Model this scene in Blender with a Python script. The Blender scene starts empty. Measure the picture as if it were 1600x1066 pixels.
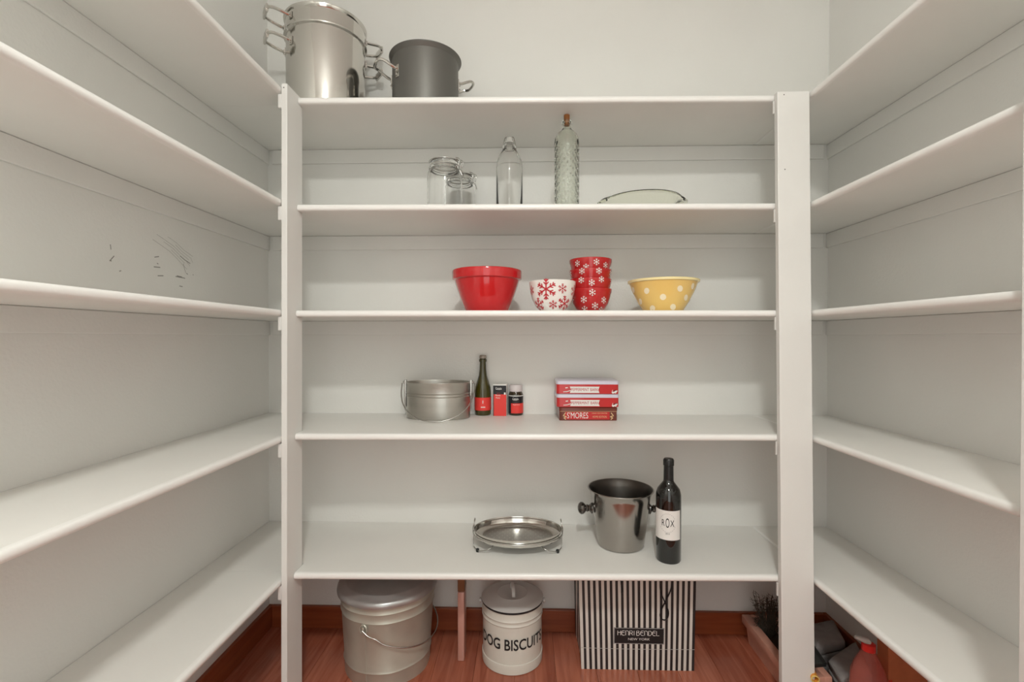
import bpy, bmesh, math, random
from mathutils import Vector, Matrix, Euler
random.seed(7)
PI = math.pi
sc = bpy.context.scene
COL = sc.collection

# ------------------------------------------------------------------ camera, world, exposure
CAMZ = 1.04
F = 750.0
YAW = math.atan(20 / F); PITCH = math.atan(6 / F)
cd = bpy.data.cameras.new('camera'); cam = bpy.data.objects.new('camera', cd); COL.objects.link(cam)
cd.sensor_width = 36; cd.lens = F * 36 / 1600; cd.clip_start = 0.01
cam.location = (0, 0, CAMZ); cam.rotation_euler = (PI / 2 - PITCH, 0, YAW)
sc.camera = cam
sc.view_settings.view_transform = 'Standard'; sc.view_settings.look = 'None'
sc.view_settings.gamma = 1; sc.view_settings.use_curve_mapping = False
sc.view_settings.exposure = 0.0
w = bpy.data.worlds.new('world'); sc.world = w; w.use_nodes = True
w.node_tree.nodes['Background'].inputs[0].default_value = (0.98, 1.0, 0.96, 1)
w.node_tree.nodes['Background'].inputs[1].default_value = 2.0
LAMP_X, LAMP_Y, LAMP_Z, LAMP_E = 0.05, -0.36, 2.22, 258.0

# ------------------------------------------------------------------ sight lines (photo pixel -> point in the room)
RM = Euler((PI / 2 - PITCH, 0, YAW)).to_matrix()
def ray(x, y): return RM @ Vector(((x - 800) / F, -(y - 533) / F, -1))
def atY(x, y, Y):
    d = ray(x, y); t = Y / d.y
    return Vector((d.x * t, Y, CAMZ + d.z * t))
def onZ(x, y, Z):
    d = ray(x, y); t = (Z - CAMZ) / d.z
    return Vector((d.x * t, d.y * t, Z))

# ------------------------------------------------------------------ materials
def mat(name, col, rough=0.5, metal=0.0, trans=0.0, ior=1.45, spec=0.5, bump=0.0, bscale=60.0, var=0.0, vscale=6.0,
        coat=0.0, stretch=None, emit=None, col2=None, rvar=0.0):
    m = bpy.data.materials.new(name); m.use_nodes = True
    nt = m.node_tree; b = nt.nodes['Principled BSDF']
    b.inputs['Base Color'].default_value = (*col, 1); b.inputs['Roughness'].default_value = rough
    b.inputs['Metallic'].default_value = metal; b.inputs['Transmission Weight'].default_value = trans
    b.inputs['IOR'].default_value = ior; b.inputs['Specular IOR Level'].default_value = spec
    b.inputs['Coat Weight'].default_value = coat
    if emit: b.inputs['Emission Color'].default_value = (*emit[:3], 1); b.inputs['Emission Strength'].default_value = emit[3]
    tc = nt.nodes.new('ShaderNodeTexCoord'); mp = nt.nodes.new('ShaderNodeMapping')
    nt.links.new(tc.outputs['Object'], mp.inputs[0])
    if stretch: mp.inputs['Scale'].default_value = stretch
    if var or col2:
        n = nt.nodes.new('ShaderNodeTexNoise'); n.inputs['Scale'].default_value = vscale; n.inputs['Detail'].default_value = 6
        nt.links.new(mp.outputs[0], n.inputs['Vector'])
        r = nt.nodes.new('ShaderNodeValToRGB')
        r.color_ramp.elements[0].position = 0.3; r.color_ramp.elements[1].position = 0.7
        c2 = col2 if col2 else tuple(c * (1 - var) for c in col)
        r.color_ramp.elements[0].color = (*c2, 1); r.color_ramp.elements[1].color = (*col, 1)
        nt.links.new(n.outputs[0], r.inputs[0]); nt.links.new(r.outputs[0], b.inputs['Base Color'])
        if rvar:
            q = nt.nodes.new('ShaderNodeMapRange'); q.inputs[3].default_value = rough - rvar; q.inputs[4].default_value = rough + rvar
            nt.links.new(n.outputs[0], q.inputs[0]); nt.links.new(q.outputs[0], b.inputs['Roughness'])
    if bump:
        n2 = nt.nodes.new('ShaderNodeTexNoise'); n2.inputs['Scale'].default_value = bscale; n2.inputs['Detail'].default_value = 3
        nt.links.new(mp.outputs[0], n2.inputs['Vector'])
        bp = nt.nodes.new('ShaderNodeBump'); bp.inputs['Strength'].default_value = bump; bp.inputs['Distance'].default_value = 0.002
        nt.links.new(n2.outputs[0], bp.inputs['Height']); nt.links.new(bp.outputs[0], b.inputs['Normal'])
    return m

M = {}
M['wall'] = mat('wall_paint', (0.82, 0.81, 0.775), 0.55, bump=0.25, bscale=140, var=0.04, vscale=3)
M['shelf'] = mat('shelf_paint', (0.87, 0.86, 0.82), 0.42, bump=0.12, bscale=90, var=0.04, vscale=5)
M['trimw'] = mat('post_paint', (0.80, 0.79, 0.76), 0.36, bump=0.12, bscale=60, var=0.03, vscale=8)
M['lip'] = mat('shelf_edge_paint', (0.88, 0.87, 0.84), 0.28, bump=0.1, bscale=60)
M['ceil'] = mat('ceiling_paint', (0.86, 0.85, 0.83), 0.8)
M['base'] = mat('cherry_trim', (0.34, 0.085, 0.03), 0.3, col2=(0.22, 0.045, 0.016), vscale=4, stretch=(1, 1, 14), bump=0.1)
M['steel'] = mat('polished_steel', (0.64, 0.625, 0.59), 0.12, 1, bump=0.03, bscale=30)
M['steelin'] = mat('brushed_steel', (0.62, 0.60, 0.56), 0.28, 1, bump=0.05, bscale=200, stretch=(1, 1, 0.05))
M['pail'] = mat('matte_steel', (0.50, 0.48, 0.44), 0.3, 1, bump=0.15, bscale=300, stretch=(0.1, 0.1, 3), var=0.15, vscale=10)
M['galv'] = mat('galvanised_tin', (0.60, 0.60, 0.52), 0.42, 0.55, var=0.20, vscale=9, rvar=0.1, bump=0.12, bscale=25)
M['dark'] = mat('anodised_grey', (0.17, 0.165, 0.152), 0.48, 0.7, bump=0.08, bscale=300, stretch=(0.1, 0.1, 3))
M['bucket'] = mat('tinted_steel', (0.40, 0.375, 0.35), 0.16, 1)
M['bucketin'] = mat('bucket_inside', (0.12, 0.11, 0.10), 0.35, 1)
M['knob'] = mat('pewter_knob', (0.17, 0.16, 0.15), 0.22, 1)
M['glass'] = mat('clear_glass', (0.995, 0.998, 0.995), 0.0, trans=1, ior=1.36)
M['gglass'] = mat('green_glass', (0.95, 0.975, 0.93), 0.0, trans=1, ior=1.5)
M['pglass'] = mat('pale_oven_glass', (0.965, 0.975, 0.885), 0.01, trans=1, ior=1.28)
M['wire'] = mat('wire_steel', (0.5, 0.49, 0.47), 0.22, 1)
M['rubber'] = mat('clear_gasket', (0.75, 0.72, 0.66), 0.4, trans=0.5)
M['cork'] = mat('cork', (0.42, 0.16, 0.045), 0.75, var=0.35, vscale=120, bump=0.4, bscale=200)
M['red'] = mat('red_enamel', (0.56, 0.012, 0.016), 0.12, coat=0.5)
M['redc'] = mat('red_ceramic', (0.50, 0.014, 0.016), 0.15, coat=0.4)
M['whitec'] = mat('white_ceramic', (0.86, 0.83, 0.79), 0.15, coat=0.4)
M['yel'] = mat('yellow_enamel', (0.88, 0.60, 0.19), 0.13, coat=0.5)
M['yelrim'] = mat('pale_yellow_rim', (0.93, 0.80, 0.42), 0.13)
M['dot'] = mat('cream_dot', (0.95, 0.84, 0.62), 0.2)
M['wprint'] = mat('white_print', (0.85, 0.83, 0.80), 0.4)
M['rprint'] = mat('red_print', (0.50, 0.02, 0.03), 0.35)
M['kprint'] = mat('black_print', (0.012, 0.012, 0.013), 0.5)
M['dkgreen'] = mat('dark_green_glass', (0.05, 0.042, 0.004), 0.05, spec=0.6, coat=0.6)
M['wineg'] = mat('black_wine_glass', (0.006, 0.006, 0.005), 0.05, coat=0.6)
M['capsule'] = mat('black_capsule', (0.012, 0.012, 0.012), 0.28)
M['labelred'] = mat('coral_red_label', (0.80, 0.055, 0.045), 0.45)
M['labelblk'] = mat('black_label', (0.015, 0.015, 0.018), 0.4)
M['labelw'] = mat('white_paper_label', (0.82, 0.80, 0.77), 0.6)
M['capl'] = mat('lilac_cap', (0.66, 0.60, 0.60), 0.4)
M['foil'] = mat('foil_cap', (0.35, 0.30, 0.26), 0.4, 0.5)
M['amber'] = mat('amber_glass', (0.03, 0.018, 0.004), 0.06, coat=0.6)
M['tinred'] = mat('red_tin', (0.55, 0.02, 0.022), 0.28, coat=0.3)
M['tinlid'] = mat('lilac_white_lid', (0.68, 0.64, 0.74), 0.3, coat=0.3)
M['tinbr'] = mat('brown_tin', (0.16, 0.030, 0.018), 0.3, coat=0.3)
M['gold'] = mat('gold_print', (0.75, 0.52, 0.28), 0.45)
M['enamel'] = mat('cream_enamel', (0.70, 0.68, 0.61), 0.25, coat=0.3, var=0.04, vscale=6)
M['enlid'] = mat('grey_white_enamel', (0.56, 0.55, 0.53), 0.25, coat=0.3)
M['legw'] = mat('rosewood_leg', (0.62, 0.34, 0.28), 0.3, coat=0.4, col2=(0.46, 0.22, 0.17), vscale=5, stretch=(6, 6, 0.6))
M['brass'] = mat('bronze_bracket', (0.20, 0.10, 0.05), 0.4, 0.7)
M['pinkp'] = mat('terracotta_plastic', (0.74, 0.38, 0.28), 0.5, var=0.25, vscale=18)
M['soil'] = mat('dark_soil', (0.05, 0.035, 0.025), 0.9, bump=0.6, bscale=150)
M['twig'] = mat('dry_twig', (0.075, 0.062, 0.045), 0.9)
M['towel'] = mat('grey_terry', (0.36, 0.345, 0.335), 0.95, bump=1.0, bscale=420, var=0.18, vscale=40)
M['blackp'] = mat('black_plastic', (0.02, 0.021, 0.02), 0.3)
M['orange'] = mat('orange_plastic', (0.80, 0.33, 0.04), 0.35)
M['redtr'] = mat('red_clear_plastic', (0.93, 0.42, 0.35), 0.05, trans=0.85, ior=1.12)
M['redp'] = mat('red_plastic', (0.62, 0.02, 0.015), 0.35)
M['liquid'] = mat('violet_label', (0.16, 0.06, 0.11), 0.3)
M['clearp'] = mat('clear_plastic', (0.75, 0.74, 0.70), 0.25, trans=0.5)
M['orbox'] = mat('orange_box', (0.50, 0.15, 0.06), 0.5, var=0.2, vscale=20)
M['nail'] = mat('nail_head', (0.10, 0.095, 0.09), 0.5)
M['scuff'] = mat('scuff_mark', (0.30, 0.29, 0.27), 0.9)
M['lampglass'] = mat('lit_lamp_shade', (0.9, 0.9, 0.88), 0.5, emit=(0.985, 0.995, 0.945, LAMP_E))
M['bronze'] = mat('lamp_metal', (0.5, 0.48, 0.45), 0.3, 1)

def wood_floor(name, c1, c2, seed):
    m = bpy.data.materials.new(name); m.use_nodes = True; nt = m.node_tree; b = nt.nodes['Principled BSDF']
    tc = nt.nodes.new('ShaderNodeTexCoord'); mp = nt.nodes.new('ShaderNodeMapping')
    mp.inputs['Scale'].default_value = (30, 2.2, 30); mp.inputs['Location'].default_value = (seed * 3.1, seed, 0)
    n = nt.nodes.new('ShaderNodeTexNoise'); n.inputs['Scale'].default_value = 1.6; n.inputs['Detail'].default_value = 8; n.inputs['Distortion'].default_value = 0.8
    r = nt.nodes.new('ShaderNodeValToRGB'); r.color_ramp.elements[0].position = 0.32; r.color_ramp.elements[1].position = 0.68
    r.color_ramp.elements[0].color = (*c1, 1); r.color_ramp.elements[1].color = (*c2, 1)
    nt.links.new(tc.outputs['Object'], mp.inputs[0]); nt.links.new(mp.outputs[0], n.inputs['Vector'])
    nt.links.new(n.outputs[0], r.inputs[0]); nt.links.new(r.outputs[0], b.inputs['Base Color'])
    b.inputs['Roughness'].default_value = 0.24; b.inputs['Coat Weight'].default_value = 0.25
    return m
FLM = [wood_floor('cherry_floor_%s' % s, c1, c2, i) for i, (s, c1, c2) in enumerate([
    ('a', (0.33, 0.085, 0.045), (0.50, 0.165, 0.095)), ('b', (0.30, 0.076, 0.040), (0.46, 0.145, 0.082)), ('c', (0.36, 0.10, 0.055), (0.54, 0.185, 0.11))])]

def stripe_mat():
    m = bpy.data.materials.new('striped_paper'); m.use_nodes = True; nt = m.node_tree; b = nt.nodes['Principled BSDF']
    tc = nt.nodes.new('ShaderNodeTexCoord'); sp = nt.nodes.new('ShaderNodeSeparateXYZ'); nt.links.new(tc.outputs['UV'], sp.inputs[0])
    mu = nt.nodes.new('ShaderNodeMath'); mu.operation = 'FRACT'; nt.links.new(sp.outputs[0], mu.inputs[0])
    gt = nt.nodes.new('ShaderNodeMath'); gt.operation = 'GREATER_THAN'; gt.inputs[1].default_value = 0.52; nt.links.new(mu.outputs[0], gt.inputs[0])
    mx = nt.nodes.new('ShaderNodeMix'); mx.data_type = 'RGBA'
    mx.inputs[6].default_value = (0.70, 0.67, 0.62, 1); mx.inputs[7].default_value = (0.018, 0.017, 0.018, 1)
    nt.links.new(gt.outputs[0], mx.inputs[0]); nt.links.new(mx.outputs[2], b.inputs['Base Color'])
    b.inputs['Roughness'].default_value = 0.45
    return m
M['stripe'] = stripe_mat()

# ------------------------------------------------------------------ helpers
def empty(name, label=None, cat=None, loc=(0, 0, 0), rz=0, group=None):
    o = bpy.data.objects.new(name, None); COL.objects.link(o); o.empty_display_size = 0.05
    o.location = loc; o.rotation_euler = (0, 0, rz)
    if label: o['label'] = label; o['category'] = cat
    if group: o['group'] = group
    return o
def obj(name, bm, m, parent=None, smooth=None, loc=None, label=None, kind=None):
    me = bpy.data.meshes.new(name)
    bmesh.ops.recalc_face_normals(bm, faces=bm.faces)
    bm.to_mesh(me); bm.free()
    o = bpy.data.objects.new(name, me); COL.objects.link(o)
    me.materials.append(M[m] if isinstance(m, str) else m)
    if smooth is not None:
        for p in me.polygons: p.use_smooth = True
        me.set_sharp_from_angle(angle=math.radians(smooth))
    if parent: o.parent = parent
    if loc: o.location = loc
    if label: o['label'] = label
    if kind is None and name in ('lettering', 'label_print', 'small_print', 'gold_scrolls', 'ring_print', 'panel_border', 'label_stripe', 'side_stripe'): kind = 'stuff'
    if kind: o['kind'] = kind
    return o
def tagm(o, label, cat, group=None):
    o['label'] = label; o['category'] = cat
    if group: o['group'] = group
    return o
def NB(): return bmesh.new()
def box(bm, x0, x1, y0, y1, z0, z1, bev=0.0):
    v = [bm.verts.new(p) for p in ((x0, y0, z0), (x1, y0, z0), (x1, y1, z0), (x0, y1, z0), (x0, y0, z1), (x1, y0, z1), (x1, y1, z1), (x0, y1, z1))]
    fs = [bm.faces.new([v[i] for i in f]) for f in ((0, 3, 2, 1), (4, 5, 6, 7), (0, 1, 5, 4), (1, 2, 6, 5), (2, 3, 7, 6), (3, 0, 4, 7))]
    if bev:
        es = list({e for f in fs for e in f.edges})
        bmesh.ops.bevel(bm, geom=es, offset=bev, segments=2, affect='EDGES', profile=0.5)
    return bm
def B(x0, x1, y0, y1, z0, z1, bev=0.0): return box(NB(), x0, x1, y0, y1, z0, z1, bev)
def prism(bm, pts, z0, z1):
    a = [bm.verts.new((x, y, z0)) for x, y in pts]; b = [bm.verts.new((x, y, z1)) for x, y in pts]
    n = len(pts); bm.faces.new(a[::-1]); bm.faces.new(b)
    for i in range(n): bm.faces.new((a[i], a[(i + 1) % n], b[(i + 1) % n], b[i]))
    return bm
def lathe(bm, prof, n=48, sx=1, sy=1, cx=0, cy=0, closed=False, mod=None):
    """prof: list of (r, z); r==0 becomes a pole. closed joins last ring to first."""
    rings = []
    for r, z in prof:
        if r < 1e-6: rings.append([bm.verts.new((cx, cy, z))])
        else:
            ring = []
            for k in range(n):
                a = 2 * PI * k / n
                rr = r if mod is None else mod(r, z, a)
                ring.append(bm.verts.new((cx + rr * math.cos(a) * sx, cy + rr * math.sin(a) * sy, z)))
            rings.append(ring)
    pairs = list(zip(rings, rings[1:]))
    if closed: pairs.append((rings[-1], rings[0]))
    for A, C in pairs:
        if len(A) == 1 and len(C) == 1: continue
        for k in range(n):
            k2 = (k + 1) % n
            if len(A) == 1: bm.faces.new((A[0], C[k], C[k2]))
            elif len(C) == 1: bm.faces.new((A[k], C[0], A[k2]))
            else: bm.faces.new((A[k], A[k2], C[k2], C[k]))
    return bm
def tube(bm, pts, r, n=8, closed=False, flat=None, cap=True):
    """sweep a circle (or a flat strap: flat=(width, thickness, up vector)) along pts."""
    pts = [Vector(p) for p in pts]; N = len(pts); rings = []; prev = None
    for i, p in enumerate(pts):
        if closed: t = pts[(i + 1) % N] - pts[i - 1]
        else: t = pts[min(i + 1, N - 1)] - pts[max(i - 1, 0)]
        t.normalize()
        if flat: u = Vector(flat[2])
        elif prev is None: u = Vector((0, 0, 1)) if abs(t.z) < 0.9 else Vector((1, 0, 0))
        else: u = prev
        u = (u - t * u.dot(t)).normalized(); prev = u; s = t.cross(u)
        ring = []
        for k in range(n):
            a = 2 * PI * k / n + PI / n
            if flat:
                ca, sa = math.cos(a), math.sin(a)
                q = 0.6
                ring.append(bm.verts.new(p + u * flat[0] / 2 * math.copysign(abs(ca) ** q, ca) + s * flat[1] / 2 * math.copysign(abs(sa) ** q, sa)))
            else:
                rr = r[i] if isinstance(r, (list, tuple)) else r
                ring.append(bm.verts.new(p + (u * math.cos(a) + s * math.sin(a)) * rr))
        rings.append(ring)
    m = N if closed else N - 1
    for i in range(m):
        A, C = rings[i], rings[(i + 1) % N]
        for k in range(n): bm.faces.new((A[k], A[(k + 1) % n], C[(k + 1) % n], C[k]))
    if not closed and cap: bm.faces.new(rings[0][::-1]); bm.faces.new(rings[-1])
    return bm
def spline(pts, n=6):
    P = [Vector(p) for p in pts]; P = [2 * P[0] - P[1]] + P + [2 * P[-1] - P[-2]]; out = []
    for i in range(1, len(P) - 2):
        for k in range(n):
            t = k / n
            out.append(0.5 * ((2 * P[i]) + (P[i + 1] - P[i - 1]) * t + (2 * P[i - 1] - 5 * P[i] + 4 * P[i + 1] - P[i + 2]) * t * t + (-P[i - 1] + 3 * P[i] - 3 * P[i + 1] + P[i + 2]) * t ** 3))
    out.append(P[-2]); return out
def ribbon(bm, pts, wd, fn, sub=0.004):
    """flat stroke through 2D points pts, mapped by fn(u, v) onto a surface"""
    P = []
    for a, b in zip(pts, pts[1:]):
        L = math.hypot(b[0] - a[0], b[1] - a[1]); k = max(1, int(L / sub))
        for i in range(k): P.append((a[0] + (b[0] - a[0]) * i / k, a[1] + (b[1] - a[1]) * i / k))
    P.append(pts[-1]); prev = None
    for i, p in enumerate(P):
        q0, q1 = P[max(i - 1, 0)], P[min(i + 1, len(P) - 1)]
        dx, dy = q1[0] - q0[0], q1[1] - q0[1]; L = math.hypot(dx, dy) or 1
        nx, ny = -dy / L * wd / 2, dx / L * wd / 2
        a = bm.verts.new(fn(p[0] + nx, p[1] + ny)); b = bm.verts.new(fn(p[0] - nx, p[1] - ny))
        if prev: bm.faces.new((prev[0], a, b, prev[1]))
        prev = (a, b)
def disc(bm, c, r, fn, n=14, w=1.0):
    ctr = bm.verts.new(fn(*c)); ring = [bm.verts.new(fn(c[0] + r * math.cos(2 * PI * k / n) * w, c[1] + r * math.sin(2 * PI * k / n))) for k in range(n)]
    for k in range(n): bm.faces.new((ctr, ring[k], ring[(k + 1) % n]))
def patch(bm, u0, u1, v0, v1, fn, nu=16, nv=3):
    g = [[bm.verts.new(fn(u0 + (u1 - u0) * i / nu, v0 + (v1 - v0) * j / nv)) for j in range(nv + 1)] for i in range(nu + 1)]
    for i in range(nu):
        for j in range(nv): bm.faces.new((g[i][j], g[i + 1][j], g[i + 1][j + 1], g[i][j + 1]))
def surf(prof, off=0.0006, face=-PI / 2, cx=0, cy=0, sx=1, sy=1):
    """map (arc from the front, height) on a lathe profile; u grows to the right as seen from the front"""
    pr = sorted(prof, key=lambda q: q[1])
    def R(z):
        if z <= pr[0][1]: return pr[0][0]
        for (r0, z0), (r1, z1) in zip(pr, pr[1:]):
            if z <= z1: return r0 + (r1 - r0) * (z - z0) / max(z1 - z0, 1e-9)
        return pr[-1][0]
    def fn(u, v):
        r = R(v); a = face + u / max(r, 0.01)
        return (cx + (r + off) * math.cos(a) * sx, cy + (r + off) * math.sin(a) * sy, v)
    return fn
def text_bm(body, size, fn, cx=0, cy=0, wx=1.0, sub=1, shear=0.0, maxw=None, bold=0.0):
    cu = bpy.data.curves.new('t', 'FONT'); cu.body = body; cu.size = size; cu.align_x = 'CENTER'; cu.align_y = 'CENTER'; cu.resolution_u = 3
    cu.shear = shear; cu.offset = bold
    t = bpy.data.objects.new('t', cu); COL.objects.link(t)
    dg = bpy.context.evaluated_depsgraph_get(); me = bpy.data.meshes.new_from_object(t.evaluated_get(dg))
    bm = NB(); bm.from_mesh(me); bpy.data.objects.remove(t); bpy.data.meshes.remove(me); bpy.data.curves.remove(cu)
    bmesh.ops.triangulate(bm, faces=bm.faces)
    if sub: bmesh.ops.subdivide_edges(bm, edges=bm.edges, cuts=sub)
    if maxw:
        xs = [v.co.x for v in bm.verts]; wx = maxw / (max(xs) - min(xs)); mid = (max(xs) + min(xs)) / 2
        for v in bm.verts: v.co.x -= mid
    for v in bm.verts: v.co = Vector(fn(cx + v.co.x * wx, cy + v.co.y))
    return bm
def flat(y, x0=0, z0=0): return lambda u, v: (x0 + u, y, z0 + v)
def rot_xy(bm, a, piv=(0, 0, 0)):
    bmesh.ops.rotate(bm, verts=bm.verts, cent=piv, matrix=Matrix.Rotation(a, 3, 'Z')); return bm
def snow(bm, c, R, fn, wd, big=False):
    for k in range(6):
        a = PI / 6 + k * PI / 3; d = (math.cos(a), math.sin(a))
        ribbon(bm, [c, (c[0] + d[0] * R, c[1] + d[1] * R)], wd, fn)
        for q, l in (((0.42, 0.34), (0.72, 0.30)) if big else ((0.60, 0.36),)):
            b = (c[0] + d[0] * R * q, c[1] + d[1] * R * q)
            for s in (-1, 1):
                e = a + s * PI / 4
                ribbon(bm, [b, (b[0] + math.cos(e) * R * l, b[1] + math.sin(e) * R * l)], wd * 0.85, fn)

# ------------------------------------------------------------------ room measures
XL, XR, YB, CE = atY(420, 641, 1.70).x, atY(1291.5, 820, 1.70).x, 1.70, 2.44
YF = -0.80
def S(o): o['kind'] = 'structure'; return o
# lips of the five back shelves: front face Y (left end, right end), top and bottom Z
LIPY = [1.370, 1.362, 1.353, 1.345, 1.335]
LY = [y - 0.012 for y in LIPY]; RY = [y + 0.012 for y in LIPY]
topsL = [152.5, 319.5, 484.5, 677.7, 896.5]; topsR = [146.5, 316, 485, 680, 900]
TOP = [(atY(470, a, l).z + atY(1216, b, r).z) / 2 for a, b, l, r in zip(topsL, topsR, LY, RY)]
TH = 0.0185
EL, ER = -0.665, 0.792       # aisle edges of the left and right shelves

# ------------------------------------------------------------------ structure
fl = S(obj('floor', B(XL - 0.1, XR + 0.1, YF - 0.1, YB + 0.1, -0.06, -0.012), 'base'))
planks = []
pw = 0.127; x = XL; i = 0
protos = {}
while x < XR - 1e-4:
    x1 = min(x + pw, XR); y = YF; cuts = [(-0.8, 0.15 + 0.35 * ((i * 37) % 5) / 5), None]
    c = [YF, -0.15 + 0.23 * ((i * 3) % 5), YB] if i % 2 else [YF, 0.35 + 0.17 * ((i * 2) % 5), YB]
    for a, b in zip(c, c[1:]):
        o = obj('plank', B(x + 0.0003, x1 - 0.0003, a + 0.0003, b - 0.0003, -0.012, 0.0, 0.0006), FLM[(i + int(a * 7)) % 3], fl)
    x = x1; i += 1
wb = S(obj('wall_back', B(XL - 0.1, XR + 0.1, YB, YB + 0.1, 0, CE), 'wall'))
wl = S(obj('wall_left', B(XL - 0.1, XL, YF, YB, 0, CE), 'wall'))
wr = S(obj('wall_right', B(XR, XR + 0.1, YF, YB, 0, CE), 'wall'))
cl = S(obj('ceiling', B(XL - 0.1, XR + 0.1, YF - 0.1, YB + 0.1, CE, CE + 0.1), 'ceil'))
bm = NB(); box(bm, XL - 0.1, -0.42, YF - 0.1, YF, 0, CE); box(bm, 0.42, XR + 0.1, YF - 0.1, YF, 0, CE); box(bm, -0.42, 0.42, YF - 0.1, YF, 2.05, CE)
wf = S(obj('wall_front', bm, 'wall'))
bm = NB(); box(bm, -0.49, -0.42, YF - 0.12, YF + 0.015, 0, 2.12, 0.003); box(bm, 0.42, 0.49, YF - 0.12, YF + 0.015, 0, 2.12, 0.003); box(bm, -0.42, 0.42, YF - 0.12, YF + 0.015, 2.05, 2.12, 0.003)
S(obj('door_1', bm, 'trimw'))
def baseb(name, x0, x1, y0, y1):
    o = S(obj(name, B(x0, x1, y0, y1, 0, 0.078, 0.002), 'base'))
    return o
baseb('baseboard_back', XL + 0.014, XR - 0.014, YB - 0.014, YB)
baseb('baseboard_left', XL, XL + 0.014, YF, YB)
baseb('baseboard_right', XR - 0.014, XR, YF, YB)
# support strips on the walls under each shelf
for k in range(5):
    zt = TOP[k] - TH
    obj('ledger_strip', B(XL + 0.019, XR - 0.019, YB - 0.007, YB, zt - 0.05, zt - 0.0004, 0.002), 'wall', wb)
    obj('ledger_strip', B(XL, XL + 0.007, 0.50, YB, zt - 0.05, zt - 0.0004, 0.002), 'wall', wl)
    obj('ledger_strip', B(XR - 0.007, XR, 0.70, YB, zt - 0.05, zt - 0.0004, 0.002), 'wall', wr)
# scuffs and pencil marks on the left wall
bm = NB()
def lw(px, py):
    d = ray(px, py); t = (XL) / d.x; return (d.y * t, CAMZ + d.z * t)
wf_ = lambda u, v: (XL + 0.0006, u, v)
for a, b in (((172, 382), (173, 390)), ((171, 408), (178, 400)), ((171, 407), (174, 408)), ((186, 424), (189, 423)), ((241, 402), (248, 401)), ((240, 417), (250, 418)),
             ((245, 411), (247, 413)), ((246, 431), (255, 431)), ((274, 432), (289, 435)), ((276, 431), (284, 433)), ((280, 447), (285, 448)), ((291, 427), (293, 429)), ((301, 429), (302, 430))):
    ribbon(bm, [lw(*a), lw(*b)], 0.0022, wf_)
for k in range(6):
    dx, dy = k * 2.2 - 5, -k * 2.6 + 5
    pts = [(243 + dx, 369 + dy), (256 + dx, 378 + dy), (270 + dx, 388 + dy), (281 + dx, 399 + dy), (290 + dx + k, 409 + dy), (297 + dx, 416 + dy)]
    ribbon(bm, [lw(*p) for p in pts[(k * 2) % 3:6 - k % 2]], 0.0007, wf_)
ribbon(bm, [lw(*p) for p in [(281, 400), (288, 406), (297, 412)]], 0.002, wf_)
ribbon(bm, [lw(*p) for p in [(286, 412), (288, 420), (290, 427)]], 0.0012, wf_)
obj('scuff_marks', bm, 'scuff', wl, kind='stuff')

# ------------------------------------------------------------------ shelf boards
def nosing(bm, p0, p1, out, z0, z1, dep=0.011, ends=True):
    """rounded edge strip from p0 to p1 (xy), bulging along out (xy)"""
    h = z1 - z0; sec = [(0, z0)] + [(dep * math.sin(PI * t / 8) ** 0.55, z0 + h * (1 - math.cos(PI * t / 8)) / 2) for t in range(1, 8)] + [(0, z1)]
    A = [bm.verts.new((p0[0] + out[0] * a, p0[1] + out[1] * a, z)) for a, z in sec]
    C = [bm.verts.new((p1[0] + out[0] * a, p1[1] + out[1] * a, z)) for a, z in sec]
    n = len(sec)
    for i in range(n): bm.faces.new((A[i], A[(i + 1) % n], C[(i + 1) % n], C[i]))
    bm.faces.new(A[::-1]); bm.faces.new(C)
    return bm
PX0, PX1 = -0.664, -0.648                        # left post, edge on to the aisle
def lpY(z): return 1.283 + 0.014 * (z / 1.7)     # its front edge
RPX0, RPX1 = atY(1217.5, 400, 1.345).x, 0.7895   # right post, face to the aisle
def rpY(z): return 1.318 + 0.040 * (z / 1.7)
ORD = ['top', 'second', 'middle', 'fourth', 'lowest']
ONB = ['holding the two stockpots', 'holding glass jars and bottles', 'holding the red and yellow bowls',
       'holding the pail and stacked tins', 'holding the ice bucket and wine bottle']
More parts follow.
